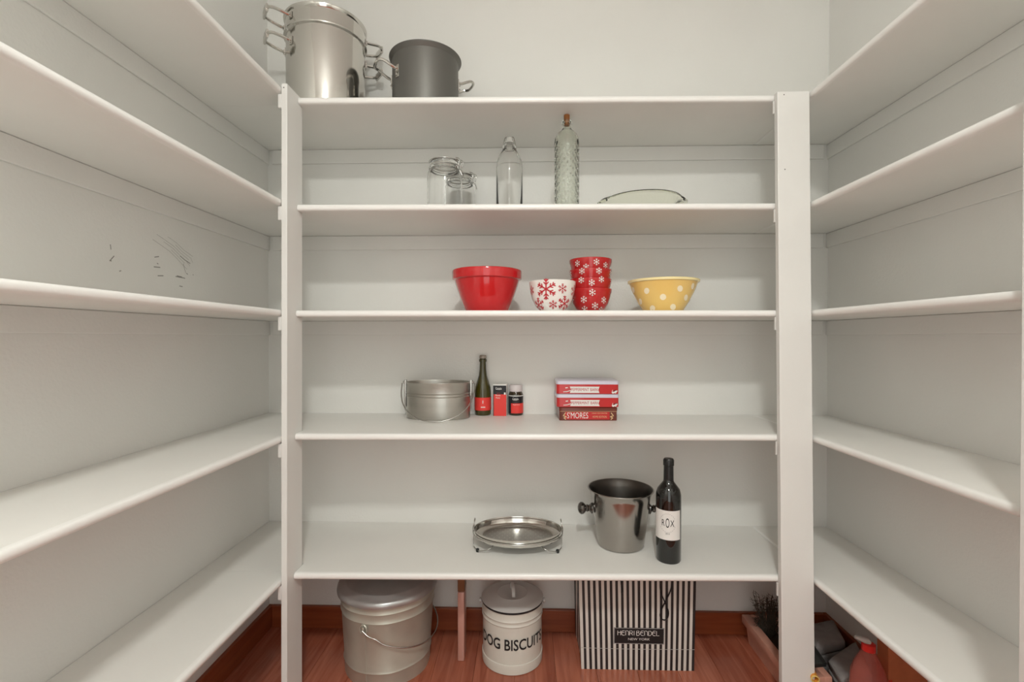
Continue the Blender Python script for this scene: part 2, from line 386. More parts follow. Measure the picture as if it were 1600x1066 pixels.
for k in range(5):
    z1 = TOP[k]; z0 = z1 - TH; d = 0.011
    yl, yr = LY[k] + d, RY[k] + d
    sl = (yr - yl) / (RPX1 - PX1); fy = lambda x: yl + (x - PX1) * sl
    # back board
    root = empty('shelf_board', '%s white painted shelf board along the back wall, %s' % (ORD[k], ONB[k]), 'shelf', (0, 0, 0), group='white shelf boards on the back wall')
    pb = 1.384
    pts = [(XL + 0.001, fy(PX0)), (PX0 - 0.001, fy(PX0)), (PX0 - 0.001, pb), (PX1 + 0.001, pb), (PX1 + 0.001, fy(PX1)), (ER + 0.0, fy(ER)), (ER, YB - 0.001), (XL + 0.001, YB - 0.001)]
    obj('board', prism(NB(), pts, z0, z1), 'shelf', root)
    obj('rounded_edge', nosing(NB(), (PX1 + 0.001, fy(PX1)), (RPX0 + 0.03, fy(RPX0 + 0.03)), (0, -1), z0, z1), 'lip', root, smooth=50)
    # left board
    root = empty('shelf_board', '%s white painted shelf board on the left wall' % ORD[k], 'shelf', (0, 0, 0), group='white shelf boards on the left wall')
    ye = fy(PX0) - 0.0009
    obj('board', B(XL + 0.001, EL - d, 0.46, ye, z0, z1), 'shelf', root)
    obj('rounded_edge', nosing(NB(), (EL - d, 0.46), (EL - d, ye), (1, 0), z0, z1), 'lip', root, smooth=50)
    # right board
    root = empty('shelf_board', '%s white painted shelf board on the right wall' % ORD[k], 'shelf', (0, 0, 0), group='white shelf boards on the right wall')
    obj('board', B(ER + 0.0012 + d, XR - 0.001, 0.66, YB - 0.001, z0, z1), 'shelf', root)
    obj('rounded_edge', nosing(NB(), (ER + 0.0012 + d, 0.66), (ER + 0.0012 + d, YB - 0.001), (-1, 0), z0, z1), 'lip', root, smooth=50)

# ------------------------------------------------------------------ posts
def shear(bm, fn):
    for v in bm.verts: v.co.y += fn(v.co.z)
    return bm
root = empty('shelf_post', 'narrow white post at the left front corner of the back shelves', 'post', (0, 0, 0))
ztop = atY(445, 131, 1.30).z
obj('upright', shear(B(PX0, PX1, 0, 0.09, 0, ztop, 0.0015), lpY), 'trimw', root)
for k in range(5):
    z = TOP[k] - TH
    obj('cleat', B(PX0 - 0.0125, PX0 - 0.0005, lpY(z) + 0.004, lpY(z) + 0.09, z - 0.040, z - 0.0005, 0.003), 'trimw', root)
bm = NB(); box(bm, -0.6585, -0.6555, lpY(ztop) - 0.0004, lpY(ztop) + 0.002, ztop - 0.013, ztop - 0.010); obj('nail_head', bm, 'nail', root)
root = empty('shelf_post', 'wide flat white post at the right front corner of the back shelves', 'post', (0, 0, 0))
zt2 = atY(1240, 142, 1.357).z
obj('upright', shear(B(RPX0, RPX1, 0, 0.0175, 0, zt2, 0.0015), rpY), 'trimw', root)
for k in range(5):
    z = TOP[k] - TH
    obj('cleat', B(RPX0 - 0.0012, RPX0 + 0.02, rpY(z) + 0.0178, rpY(z) + 0.026, z - 0.038, z - 0.0005, 0.002), 'trimw', root)
for py in (147, 265):
    p = atY(1226, py, 1.355); y = rpY(p.z) - 0.0003
    obj('nail_head', B(p.x - 0.0014, p.x + 0.0014, y, y + 0.002, p.z - 0.0014, p.z + 0.0014), 'nail', root)
root = empty('shelf_post', 'white post at the right edge of the view, ending the right shelves', 'post', (0, 0, 0))
px = atY(1595.5, 500, 0.79).x
obj('upright', B(ER - 0.006 - 0.016, ER - 0.006, 0.695, 0.695 + 0.088, 0, 1.75, 0.0015), 'trimw', root)
o = root.children[0]
# keep the far edge of this post just inside the right border of the view
yy = (ER - 0.022) / (ray(1595.5, 500).x / ray(1595.5, 500).y)
o.location.y = yy - 0.783

# ------------------------------------------------------------------ ceiling lamp (real light of the room, out of view)
root = empty('ceiling_lamp', 'white glass flush ceiling lamp above the pantry aisle', 'lamp', (LAMP_X, LAMP_Y, 0))
obj('canopy', lathe(NB(), [(0, CE), (0.07, CE), (0.07, CE - 0.02), (0.012, CE - 0.035), (0.012, LAMP_Z + 0.085), (0.098, LAMP_Z + 0.045), (0.098, LAMP_Z + 0.029), (0, LAMP_Z + 0.029)], 32), 'bronze', root, 40)
obj('shade', lathe(NB(), [(0.094, LAMP_Z + 0.028), (0.096, LAMP_Z + 0.020), (0.088, LAMP_Z + 0.006), (0.055, LAMP_Z - 0.004), (0.0, LAMP_Z - 0.008)], 32), 'lampglass', root, 60)

# ================================================================== TOP SHELF: pots
T1, T2, T3, T4, T5 = TOP
def loop_handle(bm, ang, R, z, proj, half, strap=(0.014, 0.0035), rise=0.0, drop=0.0):
    """horizontal U-shaped strap handle with feet on a pot wall; ang = outward direction"""
    c, s = math.cos(ang), math.sin(ang)
    def L(o, t, h): return (c * o - s * t, s * o + c * t, z + h)
    ro = math.sqrt(max(R * R - half * half, 0))
    pts = [L(ro + 0.001, -half, drop), L(ro + 0.012, -half * 1.02, drop), L(ro + proj * 0.75, -half * 0.92, rise), L(ro + proj, -half * 0.55, rise), L(ro + proj, half * 0.55, rise), L(ro + proj * 0.75, half * 0.92, rise), L(ro + 0.012, half * 1.02, drop), L(ro + 0.001, half, drop)]
    P = spline(pts, 5)
    tube(bm, P, 0.0045, 8)
    return L, ro
def pot_handles(root, R, z, ang, proj=0.062, half=0.038, foot=0.012, m='steel', rise=0.006):
    for s in (0, PI):
        bm = NB(); L, ro = loop_handle(bm, ang + s, R, z, proj, half, rise=rise)
        h = obj('handle', bm, m, root, 40)
        bm = NB()
        # flat grip over the outer bar
        tube(bm, [L(ro + proj + 0.0005, -half * 0.62, rise), L(ro + proj + 0.0015, 0, rise), L(ro + proj + 0.0005, half * 0.62, rise)], 0.004, 10, flat=(0.025, 0.0085, (0, 0, 1)))
        obj('grip', bm, m, h, 40)
        for t in (-1, 1):
            bm = NB()
            a = ang + s + t * math.asin(half / R)
            p0 = Vector((math.cos(a) * (R + 0.0015), math.sin(a) * (R + 0.0015), z - foot * 1.1)); p1 = Vector((p0.x, p0.y, z + foot * 0.9))
            tube(bm, [p0, (p0 + p1) / 2, p1], 0.004, 8, flat=(0.016, 0.003, (-math.sin(a), math.cos(a), 0)))
            for dz in (-0.006, 0.005):
                lathe(bm, [(0, z + dz - 0.003), (0.003, z + dz - 0.0015), (0.003, z + dz + 0.0015), (0, z + dz + 0.003)], 8, cx=math.cos(a) * (R + 0.004), cy=math.sin(a) * (R + 0.004))
            obj('mounting_bracket', bm, m, h, 40)
cx = atY(510, 100, 1.535).x; SP = (cx, 1.535, T1)
root = empty('stockpot', 'tall shiny stainless steel stockpot on the left of the top shelf', 'pot', SP)
zr = atY(510, 33, 1.42).z - T1; R = 0.119
prof = [(0, 0.0), (R - 0.006, 0.0), (R - 0.001, 0.006), (R, 0.012), (R, zr - 0.006), (R + 0.006, zr - 0.003), (R + 0.0065, zr), (R + 0.002, zr + 0.001), (R - 0.003, zr - 0.002), (R - 0.003, 0.004), (0, 0.004)]
obj('body', lathe(NB(), prof, 72), 'steel', root, 35)
pot_handles(root, R, zr - 0.045, PI + math.radians(38))
zi = atY(510, 4.5, 1.42).z - T1
root = empty('steamer_insert', 'steel steamer insert seated in the tall stockpot, rim showing above it', 'pot', (SP[0], SP[1], T1 + zr + 0.0018))
z0i = -0.10; ri = R - 0.005; zz = zi - zr - 0.0018
prof = [(0, z0i), (ri - 0.01, z0i), (ri, z0i + 0.01), (ri, -0.002), (R + 0.001, 0.0012), (R + 0.001, zz - 0.010), (R + 0.006, zz - 0.004), (R + 0.0065, zz), (R + 0.001, zz + 0.001), (R - 0.002, zz - 0.002), (R - 0.002, 0.004), (ri - 0.002, 0.002), (ri - 0.002, z0i + 0.01), (0, z0i + 0.003)]
obj('body', lathe(NB(), prof, 72), 'steel', root, 35)
pot_handles(root, R + 0.001, zz - 0.024, PI + math.radians(38), foot=0.010)

cx = atY(665, 100, 1.535).x
root = empty('stockpot', 'dark grey anodised stockpot with steel handles beside the tall steel one', 'pot', (cx, 1.535, T1))
zr = atY(665, 62.5, 1.425).z - T1; R = 0.104
prof = [(0, 0.0), (R - 0.012, 0.0), (R - 0.002, 0.008), (R, 0.02), (R, zr - 0.012), (R + 0.005, zr - 0.006), (R + 0.0085, zr - 0.001), (R + 0.007, zr + 0.001), (R + 0.001, zr - 0.003), (R - 0.004, zr - 0.012), (R - 0.004, 0.006), (0, 0.005)]
obj('body', lathe(NB(), prof, 72), 'dark', root, 35)
bm = NB(); tube(bm, [((R + 0.0082) * math.cos(2 * PI * k / 64), (R + 0.0082) * math.sin(2 * PI * k / 64), zr) for k in range(64)], 0.0018, 6, closed=True)
obj('rolled_rim', bm, 'dark', root, 60)
for s, proj in ((0, 0.058), (PI, 0.058)):
    ang = PI + math.radians(28) + s; half = 0.036
    bm = NB(); L, ro = loop_handle(bm, ang, R, zr - 0.063, proj, half, rise=0.016); h = obj('handle', bm, 'steel', root, 40)
    for t in (-1, 1):
        bm = NB()
        a = ang + t * math.asin(half / R)
        p0 = Vector((math.cos(a) * (R + 0.0015), math.sin(a) * (R + 0.0015), zr - 0.092)); p1 = Vector((p0.x, p0.y, zr - 0.055))
        tube(bm, [p0, (p0 + p1) / 2, p1], 0.004, 8, flat=(0.019, 0.004, (-math.sin(a), math.cos(a), 0)))
        for dz in (-0.084, -0.072):
            lathe(bm, [(0, zr + dz - 0.003), (0.003, zr + dz - 0.0015), (0.003, zr + dz + 0.0015), (0, zr + dz + 0.003)], 8, cx=math.cos(a) * (R + 0.004), cy=math.sin(a) * (R + 0.004))
        obj('mounting_bracket', bm, 'steel', h, 40)

# ================================================================== SECOND SHELF: glass
def clip_jar(x, y, T, H, R, label, clasp=0.0):
    root = empty('clip_jar', label, 'jar', (x, y, T), clasp)
    Hn = H - 0.03; rn = R * 0.76; t = 0.0028
    outer = [(0, 0.0), (R * 0.86, 0.0), (R * 0.97, 0.006), (R, 0.016), (R, H * 0.56), (R * 0.97, H * 0.68), (R * 0.88, H * 0.76), (rn * 1.02, Hn - 0.012), (rn, Hn - 0.006), (rn + 0.003, Hn - 0.003), (rn + 0.003, Hn)]
    inner = [(rn - t, Hn), (rn - t, Hn - 0.012), (R * 0.88 - t, H * 0.75), (R * 0.97 - t, H * 0.67), (R - t, H * 0.56), (R - t, 0.018), (R * 0.9, 0.006), (0, 0.005)]
    obj('glass_body', lathe(NB(), outer + inner, 48), 'glass', root, 50)
    obj('gasket', lathe(NB(), [(rn - 0.004, Hn + 0.0004), (rn + 0.004, Hn + 0.0004), (rn + 0.004, Hn + 0.003), (rn - 0.004, Hn + 0.003)], 40, closed=True), 'rubber', root, 40)
    z = Hn + 0.0034
    obj('glass_lid', lathe(NB(), [(0, z + 0.006), (rn * 0.7, z + 0.004), (rn * 0.72, z), (rn + 0.003, z), (rn + 0.005, z + 0.004), (rn + 0.003, z + 0.012), (rn * 0.9, z + 0.016), (rn * 0.6, z + 0.0175), (0, z + 0.0165)], 48), 'glass', root, 50)
    bm = NB()
    for zz, rr in ((Hn - 0.011, rn + 0.0025), (z + 0.010, rn + 0.0062)):
        tube(bm, [(rr * math.cos(2 * PI * k / 40), rr * math.sin(2 * PI * k / 40), zz) for k in range(40)], 0.0011, 6, closed=True)
    for dy in (-0.008, 0.008):   # lever of the clasp, towards +x
        tube(bm, spline([(rn + 0.006, dy, z + 0.012), (rn + 0.014, dy, z + 0.004), (rn + 0.011, dy * 1.1, Hn - 0.01), (rn + 0.016, dy, Hn - 0.02), (rn + 0.022, dy * 0.6, Hn - 0.034)], 5), 0.0011, 6)
        tube(bm, spline([(rn + 0.004, dy * 1.3, z + 0.016), (rn + 0.016, dy * 1.3, z + 0.010), (rn + 0.015, dy * 1.3, Hn - 0.004), (rn + 0.004, dy * 1.4, Hn - 0.010)], 5), 0.0011, 6)
        tube(bm, spline([(-rn - 0.004, dy, z + 0.008), (-rn - 0.011, dy, z - 0.002), (-rn - 0.008, dy, Hn - 0.009), (-rn - 0.003, dy, Hn - 0.011)], 5), 0.0011, 6)
    tube(bm, [(rn + 0.022, -0.0055, Hn - 0.034), (rn + 0.022, 0.0055, Hn - 0.034)], 0.0011, 6)
    tube(bm, [(-rn - 0.011, -0.009, z - 0.002), (-rn - 0.011, 0.009, z - 0.002)], 0.0016, 6)
    obj('wire_clasp', bm, 'wire', root, 60)
    return root
p = atY(695, 300, 1.465); zt = atY(695, 238, 1.425).z - T2
clip_jar(p.x, 1.465, T2, zt, 0.0535, 'large clear clip-top glass jar, nearer of the two on the second shelf', math.radians(-22))
p = atY(719, 300, 1.60); zt = atY(719, 263, 1.565).z - T2
clip_jar(p.x, 1.60, T2, zt, 0.052, 'clear clip-top glass jar half hidden behind the larger jar', math.radians(-25))

p = atY(796, 300, 1.50); H = atY(796, 214, 1.50).z - T2
root = empty('swing_top_bottle', 'clear swing-top glass bottle with a wire closure, unfilled', 'bottle', (p.x, 1.50, T2))
R = 0.041; t = 0.0028; Hb = H - 0.02
outer = [(0, 0.0), (R * 0.88, 0.0), (R, 0.008), (R, H * 0.60), (R * 0.96, H * 0.68), (R * 0.78, H * 0.76), (R * 0.52, H * 0.83), (0.0155, H * 0.87), (0.0135, Hb - 0.016), (0.016, Hb - 0.013), (0.016, Hb - 0.003), (0.0145, Hb)]
inner = [(0.010, Hb), (0.0105, H * 0.86), (R * 0.45, H * 0.825), (R * 0.72, H * 0.755), (R * 0.96 - t, H * 0.67), (R - t, H * 0.59), (R - t, 0.014), (R * 0.7, 0.007), (0, 0.010)]
obj('glass_body', lathe(NB(), outer + inner, 48), 'glass', root, 50)
obj('stopper', lathe(NB(), [(0, Hb + 0.0005), (0.0125, Hb + 0.0005), (0.0125, Hb + 0.004), (0.010, Hb + 0.009), (0.0095, Hb + 0.017), (0, Hb + 0.0195)], 24), 'clearp', root, 50)
bm = NB()
for s in (-1, 1):
    tube(bm, spline([(s * 0.006, 0, Hb + 0.0185), (s * 0.0125, 0, Hb + 0.018), (s * 0.017, 0, Hb + 0.004), (s * 0.0205, 0, Hb - 0.016), (s * 0.0195, -0.002, Hb - 0.022)], 5), 0.0012, 6)
tube(bm, spline([(0.020, 0, Hb - 0.014), (0.0215, -0.003, Hb - 0.026), (0.026, -0.002, Hb - 0.043)], 5), 0.0012, 6)
tube(bm, [(0.0172 * math.cos(2 * PI * k / 24), 0.0172 * math.sin(2 * PI * k / 24), Hb - 0.018) for k in range(24)], 0.0012, 6, closed=True)
obj('wire_closure', bm, 'wire', root, 60)

yb = 1.45
p = atY(885.5, 300, yb); H = (T1 - TH) - T2 - 0.0012
root = empty('corked_bottle', 'pale green bottle with a quilted diamond pattern and cork stopper', 'bottle', (p.x, yb, T2))
R = 0.0375; t = 0.003; Hb = H - 0.017
zs = [(R * 0.9, 0.0), (R, 0.007)] + [(R, 0.007 + (Hb * 0.74 - 0.007) * k / 44) for k in range(1, 45)]
body = [(0, 0.0)] + zs + [(R * 0.95, Hb * 0.80), (R * 0.75, Hb * 0.855), (R * 0.45, Hb * 0.89), (0.0125, Hb * 0.92), (0.0115, Hb - 0.012), (0.0145, Hb - 0.010), (0.0145, Hb - 0.001), (0.0125, Hb)]
inner = [(0.0088, Hb), (0.0085, Hb * 0.92), (R * 0.4, Hb * 0.885), (R * 0.7, Hb * 0.85), (R * 0.95 - t, Hb * 0.79), (R - t, Hb * 0.7), (R - t, 0.012), (0, 0.009)]
def quilt(r, z, a):
    if r < R * 0.99 or z > Hb * 0.745 or z < 0.008: return r
    u = a * 12 / (2 * PI); v = z / 0.0215
    d1 = abs(((u + v) % 1) - 0.5); d2 = abs(((u - v) % 1) - 0.5)
    return r - 0.0036 * (max(d1, d2) * 2) ** 2.5
obj('glass_body', lathe(NB(), body + inner, 96, mod=quilt), 'gglass', root, 60)
obj('cork', lathe(NB(), [(0, Hb - 0.016), (0.0078, Hb - 0.016), (0.0084, Hb + 0.0), (0.0088, Hb + 0.0166), (0, Hb + 0.017)], 24), 'cork', root, 40)

p = atY(1003, 310, 1.50)
root = empty('pie_dish', 'pale green clear glass pie dish with handles, right end of second shelf', 'dish', (p.x, 1.50, T2))
R = 0.112; H = atY(1003, 300, 1.41).z - T2
def wavy(r, z, a): return r + (0.0125 * max(0, abs(math.cos(a)) - 0.90) / 0.10 if r > R * 0.93 else 0)
prof = [(0, 0.0), (R * 0.74, 0.0), (R * 0.80, 0.004), (R * 0.93, H * 0.72), (R * 0.97, H * 0.84), (R * 1.04, H * 0.86), (R * 1.06, H * 0.94), (R * 1.04, H), (R * 0.97, H * 0.97), (R * 0.91, H * 0.80), (R * 0.76, 0.007), (0, 0.005)]
obj('glass_dish', lathe(NB(), prof, 96, mod=wavy), 'pglass', root, 50)
for s in (-1, 1):
    bm = NB()
    tube(bm, spline([(s * math.cos(t) * (R * 1.05 + 0.006) + s * 0.011 * math.cos(t * 4.2), math.sin(t) * (R * 1.05 + 0.006), H * 0.80) for t in (-0.36, -0.2, 0, 0.2, 0.36)], 5), 0.0042, 8)
    obj('handle', bm, 'pglass', root, 50)

# ================================================================== MIDDLE SHELF: bowls
def bowl(name, label, x, y, T, prof, m, t=0.0045, group=None):
    root = empty(name, label, 'bowl', (x, y, T), group=group)
    r1, z1 = prof[-1]
    inner = [(r - t, z + (t if i < 2 else 0)) for i, (r, z) in enumerate(prof) if r > t * 2][::-1]
    full = [(0, prof[0][1])] + prof + [(r1 - t * 0.5, z1 + t * 0.35)] + [(inner[0][0], inner[0][1] - 0.0005)] + inner[1:] + [(0, prof[0][1] + t * 1.2)]
    obj('bowl_body', lathe(NB(), full, 72), m, root, 40)
    return root
yc = 1.495
p = atY(761, 450, yc); H = atY(761, 416.5, 1.39).z - T3; R = 0.1075
prof = [(0.062, 0.0), (0.066, 0.003), (0.078, H * 0.25), (0.090, H * 0.50), (0.098, H * 0.70), (0.1005, H * 0.775), (0.1045, H * 0.785), (R, H * 0.80), (R + 0.001, H * 0.97), (R, H)]
bowl('mixing_bowl', 'plain glossy red mixing bowl with a wide banded rim', p.x, yc, T3, prof, 'red')

yc = 1.435
p = atY(863, 460, yc); H = atY(863, 437, 1.366).z - T3
prof = [(0.034, 0.0), (0.037, 0.004), (0.050, 0.016), (0.060, 0.036), (0.0655, 0.058), (0.068, H * 0.85), (0.0693, H)]
wbowl = bowl('bowl', 'white bowl with red snowflakes, in front of the stacked red bowls', p.x, yc, T3, prof, 'whitec')
fn = surf(prof, 0.0007, face=-PI / 2 + math.atan(-p.x / yc))
for c, r, wd in (((-0.018, H * 0.70), 0.030, 0.0038), ((0.030, H * 0.72), 0.014, 0.0017), ((0.002, H * 0.20), 0.012, 0.0017), ((-0.075, H * 0.7), 0.014, 0.0017), ((0.082, H * 0.65), 0.02, 0.0018), ((0.038, H * 0.24), 0.022, 0.0030), ((-0.045, H * 0.20), 0.021, 0.0028)):
    bm = NB(); snow(bm, c, r, fn, wd, True); obj('snowflake', bm, 'rprint', wbowl)

yc = 1.505
p = atY(922.5, 450, yc)
rimy = [401.5, 418.5, 433.5, 449.5]; R = 0.0655
hz = [atY(922, q, yc - R).z - T3 for q in rimy]        # rim heights
Hs = hz[3]
prof = [(0.030, 0.0), (0.034, 0.003), (0.045, 0.012), (0.0545, 0.028), (0.0595, 0.044), (0.0625, Hs - 0.016), (0.0648, Hs - 0.010), (R, Hs - 0.004), (R, Hs)]
lab = ['red snowflake bowl on the very top of the stack of four', 'red snowflake bowl second from the top of the stack',
       'red snowflake bowl third from the top of the stack', 'red snowflake bowl at the bottom of the stack, resting on the shelf']
sets = [[(-0.042, 0.50), (0.018, 0.55), (-0.013, 0.12), (0.05, 0.3), (0.1, 0.6), (-0.09, 0.4)], [(-0.026, 0.7), (0.026, 0.7), (0.08, 0.6), (-0.08, 0.6)],
        [(-0.028, 0.78), (0.034, 0.84), (0.004, 0.50), (0.085, 0.7), (-0.085, 0.7)], [(-0.020, 0.52), (0.006, 0.80), (0.044, 0.50), (0.014, 0.26), (-0.018, 0.12), (0.036, 0.08), (-0.07, 0.6), (0.09, 0.7)]]
vis = [hz[0] - hz[1], hz[1] - hz[2], hz[2] - hz[3], Hs]
for k in (3, 2, 1, 0):
    zb = hz[k] - Hs
    # the thin wall lets the bowls nest without touching
    r = bowl('snowflake_bowl', lab[k], p.x, yc, T3 + zb, [(a * (1 if k == 3 else 1.0), z) for a, z in prof], 'redc', t=0.0022, group='red snowflake bowls nested in a stack')
    fn = surf(prof, 0.0008, face=-PI / 2 + math.atan(-p.x / yc))
    for u, v in sets[k]:
        zlo = Hs - vis[k]
        rr = 0.0105 if k == 3 else 0.0098
        bm = NB()
        z = zlo + v * vis[k] if k < 3 else v * Hs
        z = min(z, Hs - rr * 0.55)
        snow(bm, (u, z), rr, fn, 0.0015)
        obj('snowflake', bm, 'wprint', r)

yc = 1.485
p = atY(1036, 460, yc); H = atY(1036, 432.5, 1.385).z - T3; R = 0.106
prof = [(0.054, 0.0), (0.058, 0.003), (0.076, H * 0.33), (0.090, H * 0.62), (0.099, H * 0.86), (0.1018, H * 0.912)]
ybl = bowl('mixing_bowl', 'yellow mixing bowl with white polka dots', p.x, yc, T3, prof, 'yel')
obj('pale_rim', lathe(NB(), [(0.1030, H * 0.915), (0.1058, H * 0.93), (R + 0.0005, H * 0.99), (R - 0.001, H), (R - 0.005, H * 1.0), (0.099, H * 0.951)], 72, closed=True), 'yelrim', ybl, 50, label='pale cream rim of the bowl')
fn = surf(prof, 0.0006, face=-PI / 2 + math.atan(-p.x / yc))
for u, v in ((-0.048, 0.62), (0.0, 0.42), (0.049, 0.66), (-0.078, 0.33), (0.074, 0.41), (-0.031, 0.10), (0.029, 0.13), (0.10, 0.75), (-0.11, 0.7), (0.13, 0.3), (-0.13, 0.3), (0.16, 0.7), (-0.16, 0.7)):
    bm = NB(); disc(bm, (u, v * H), 0.0088, fn); obj('polka_dot', bm, 'dot', ybl)

# ================================================================== FOURTH SHELF
nb = onZ(686, 658, T4); yn = nb.y; dep = YB - 0.006 - yn; A = 0.108; Bh = 0.070
yc = yn + Bh + 0.001
p = atY(685, 640, yc); H = atY(686, 599.5, yn).z - T4
root = empty('oval_pail', 'oval brushed steel pail with a wire bail handle', 'pail', (p.x, yc, T4))
sy = Bh / A
prof = [(0, 0.0), (A - 0.004, 0.0), (A - 0.0005, 0.003), (A - 0.001, H * 0.60), (A + 0.001, H * 0.615), (A - 0.001, H * 0.63), (A - 0.001, H * 0.68), (A + 0.001, H * 0.695), (A - 0.001, H * 0.71), (A, H - 0.006), (A + 0.0025, H - 0.003), (A + 0.0025, H), (A - 0.002, H), (A - 0.003, H - 0.004), (A - 0.003, 0.004), (0, 0.003)]
obj('body', lathe(NB(), prof, 72, sy=sy), 'pail', root, 35)
for s in (-1, 1):
    bm = NB(); box(bm, s * A + (0.0005 if s > 0 else -0.0065), s * A + (0.0065 if s > 0 else -0.0005), -0.009, 0.009, H * 0.30 if s < 0 else H * 0.6, H + 0.006, 0.001)
    lathe(bm, [(0, H - 0.008), (0.004, H - 0.006), (0.0045, H + 0.001), (0, H + 0.003)], 10, cx=s * (A + 0.009))
    obj('ear', bm, 'wire', root, 40)
pts = []
for k in range(25):
    a = PI * k / 24; xx = -math.cos(a) * (A + 0.016) * (1 - 0.0 * math.sin(a)); q = math.sin(a) ** 0.9
    pts.append((xx + 0.006 * math.sin(a), -q * (Bh + 0.040), H - 0.006 - (H - 0.0095) * min(1, math.sin(a) ** 0.75)))
bm = NB(); tube(bm, pts, 0.0019, 8); obj('bail_handle', bm, 'wire', root, 60)

nb = onZ(754.5, 650, T4); R = 0.0287; yc = nb.y + R
p = atY(754.5, 640, yc); H = atY(754.5, 555, yc).z - T4
root = empty('small_bottle', 'small dark green bottle with a red label beside the oval pail', 'bottle', (p.x, yc, T4), math.atan(-p.x / yc))
prof = [(0, 0), (R * 0.93, 0), (R, 0.004), (R, H * 0.40), (R * 0.93, H * 0.47), (R * 0.70, H * 0.57), (R * 0.50, H * 0.66), (R * 0.42, H * 0.76), (R * 0.38, H * 0.885), (R * 0.47, H * 0.89), (R * 0.47, H * 0.93), (R * 0.40, H * 0.935), (R * 0.38, H * 0.945), (0, H * 0.945)]
obj('glass_body', lathe(NB(), prof, 40), 'dkgreen', root, 45)
obj('cap', lathe(NB(), [(0, H * 0.9452), (R * 0.43, H * 0.9452), (R * 0.43, H * 0.985), (R * 0.36, H), (0, H)], 24), 'foil', root, 40)
fn = surf([(R, 0), (R, H)], 0.0005)
bm = NB(); patch(bm, -R * 2.6, R * 2.6, H * 0.085, H * 0.30, fn, 36, 2); lb = obj('label', bm, 'labelred', root, 60, label='coral red wraparound label')
fn = surf([(R, 0), (R, H)], 0.0010)
bm = NB(); patch(bm, -0.0012, 0.0012, H * 0.205, H * 0.255, fn, 1, 2); patch(bm, -0.007, 0.008, H * 0.135, H * 0.15, fn, 6, 1); obj('label_print', bm, 'wprint', lb)

nb = onZ(782, 650.5, T4); yf = nb.y
x0 = atY(770.2, 640, yf).x; x1 = atY(791.5, 640, yf).x; H = atY(782, 601, yf).z - T4
root = empty('honey_carton', 'small black and red cardboard carton beside the dark bottle', 'box', ((x0 + x1) / 2, yf, T4), math.radians(-5))
W = (x1 - x0) / 2
obj('carton', B(-W, W, 0, 0.044, 0, H, 0.0008), 'labelw', root)
fy_ = flat(-0.0005)
bm = NB(); patch(bm, -W + 0.0006, W - 0.0004, 0.0008, H - 0.0035, flat(-0.0004), 1, 1); obj('black_panel', bm, 'labelblk', root, label='black printed panel')
bm = NB(); patch(bm, -W + 0.003, W - 0.0008, 0.001, H * 0.69, flat(-0.0008), 1, 1); obj('red_panel', bm, 'labelred', root, label='coral red printed panel')
bm = text_bm('Comvita', 0.0115, flat(-0.0012), cx=-0.004, cy=H * 0.875, sub=0, maxw=0.021); b2 = bm
ribbon(b2, [(-0.013, H * 0.86), (-0.008, H * 0.845), (0.0, H * 0.842), (0.007, H * 0.86)], 0.0012, flat(-0.0012))
patch(b2, W - 0.0085, W - 0.003, H * 0.68, H * 0.75, flat(-0.0012), 1, 1)
obj('lettering', b2, 'wprint', root)
bm = text_bm('Manuka\nHoney', 0.0085, flat(-0.0012), cx=-0.006, cy=H * 0.62, sub=0, maxw=0.017); obj('lettering', bm, 'wprint', root)
bm = text_bm('UMF 5+', 0.004, flat(-0.0012), cx=-0.004, cy=H * 0.725, sub=0); obj('lettering', bm, 'rprint', root)

R = 0.0255
nb = onZ(806, 650, T4); yc = nb.y + R
p = atY(806, 640, yc); H = atY(806, 601, yc).z - T4
root = empty('honey_jar', 'small dark jar with pale lid and red label beside the carton', 'jar', (p.x, yc, T4))
prof = [(0, 0), (R * 0.92, 0), (R, 0.004), (R, H * 0.68), (R * 0.93, H * 0.73), (R * 0.84, H * 0.76), (R * 0.84, H * 0.78), (0, H * 0.78)]
obj('glass_body', lathe(NB(), prof, 40), 'amber', root, 45)
obj('lid', lathe(NB(), [(0, H * 0.781), (R * 0.90, H * 0.781), (R * 0.91, H * 0.80), (R * 0.91, H * 0.985), (R * 0.86, H), (0, H)], 40), 'capl', root, 40)
fn = surf([(R, 0), (R, H)], 0.0004)
bm = NB(); patch(bm, -R * 2.2, R * 2.2, H * 0.07, H * 0.67, fn, 30, 1); lb = obj('label', bm, 'labelblk', root, 60, label='black and red paper label')
fn = surf([(R, 0), (R, H)], 0.0009)
bm = NB(); patch(bm, -0.017, R * 1.9, H * 0.08, H * 0.405, fn, 18, 1); obj('red_panel', bm, 'labelred', lb, 60)
bm = NB(); patch(bm, -R * 2.2, R * 2.2, H * 0.635, H * 0.66, fn, 30, 1)
ribbon(bm, [(-0.012, H * 0.54), (-0.008, H * 0.52), (0.002, H * 0.515), (0.010, H * 0.54)], 0.0012, fn, 0.002)
obj('label_stripe', bm, 'wprint', lb, 60)
fn = surf([(R, 0), (R, H)], 0.0014)
obj('lettering', text_bm('Comvita', 0.0105, fn, cx=-0.001, cy=H * 0.555, maxw=0.019), 'wprint', lb)
obj('lettering', text_bm('Manuka Honey', 0.005, fn, cx=0.003, cy=H * 0.365, maxw=0.024), 'wprint', lb)

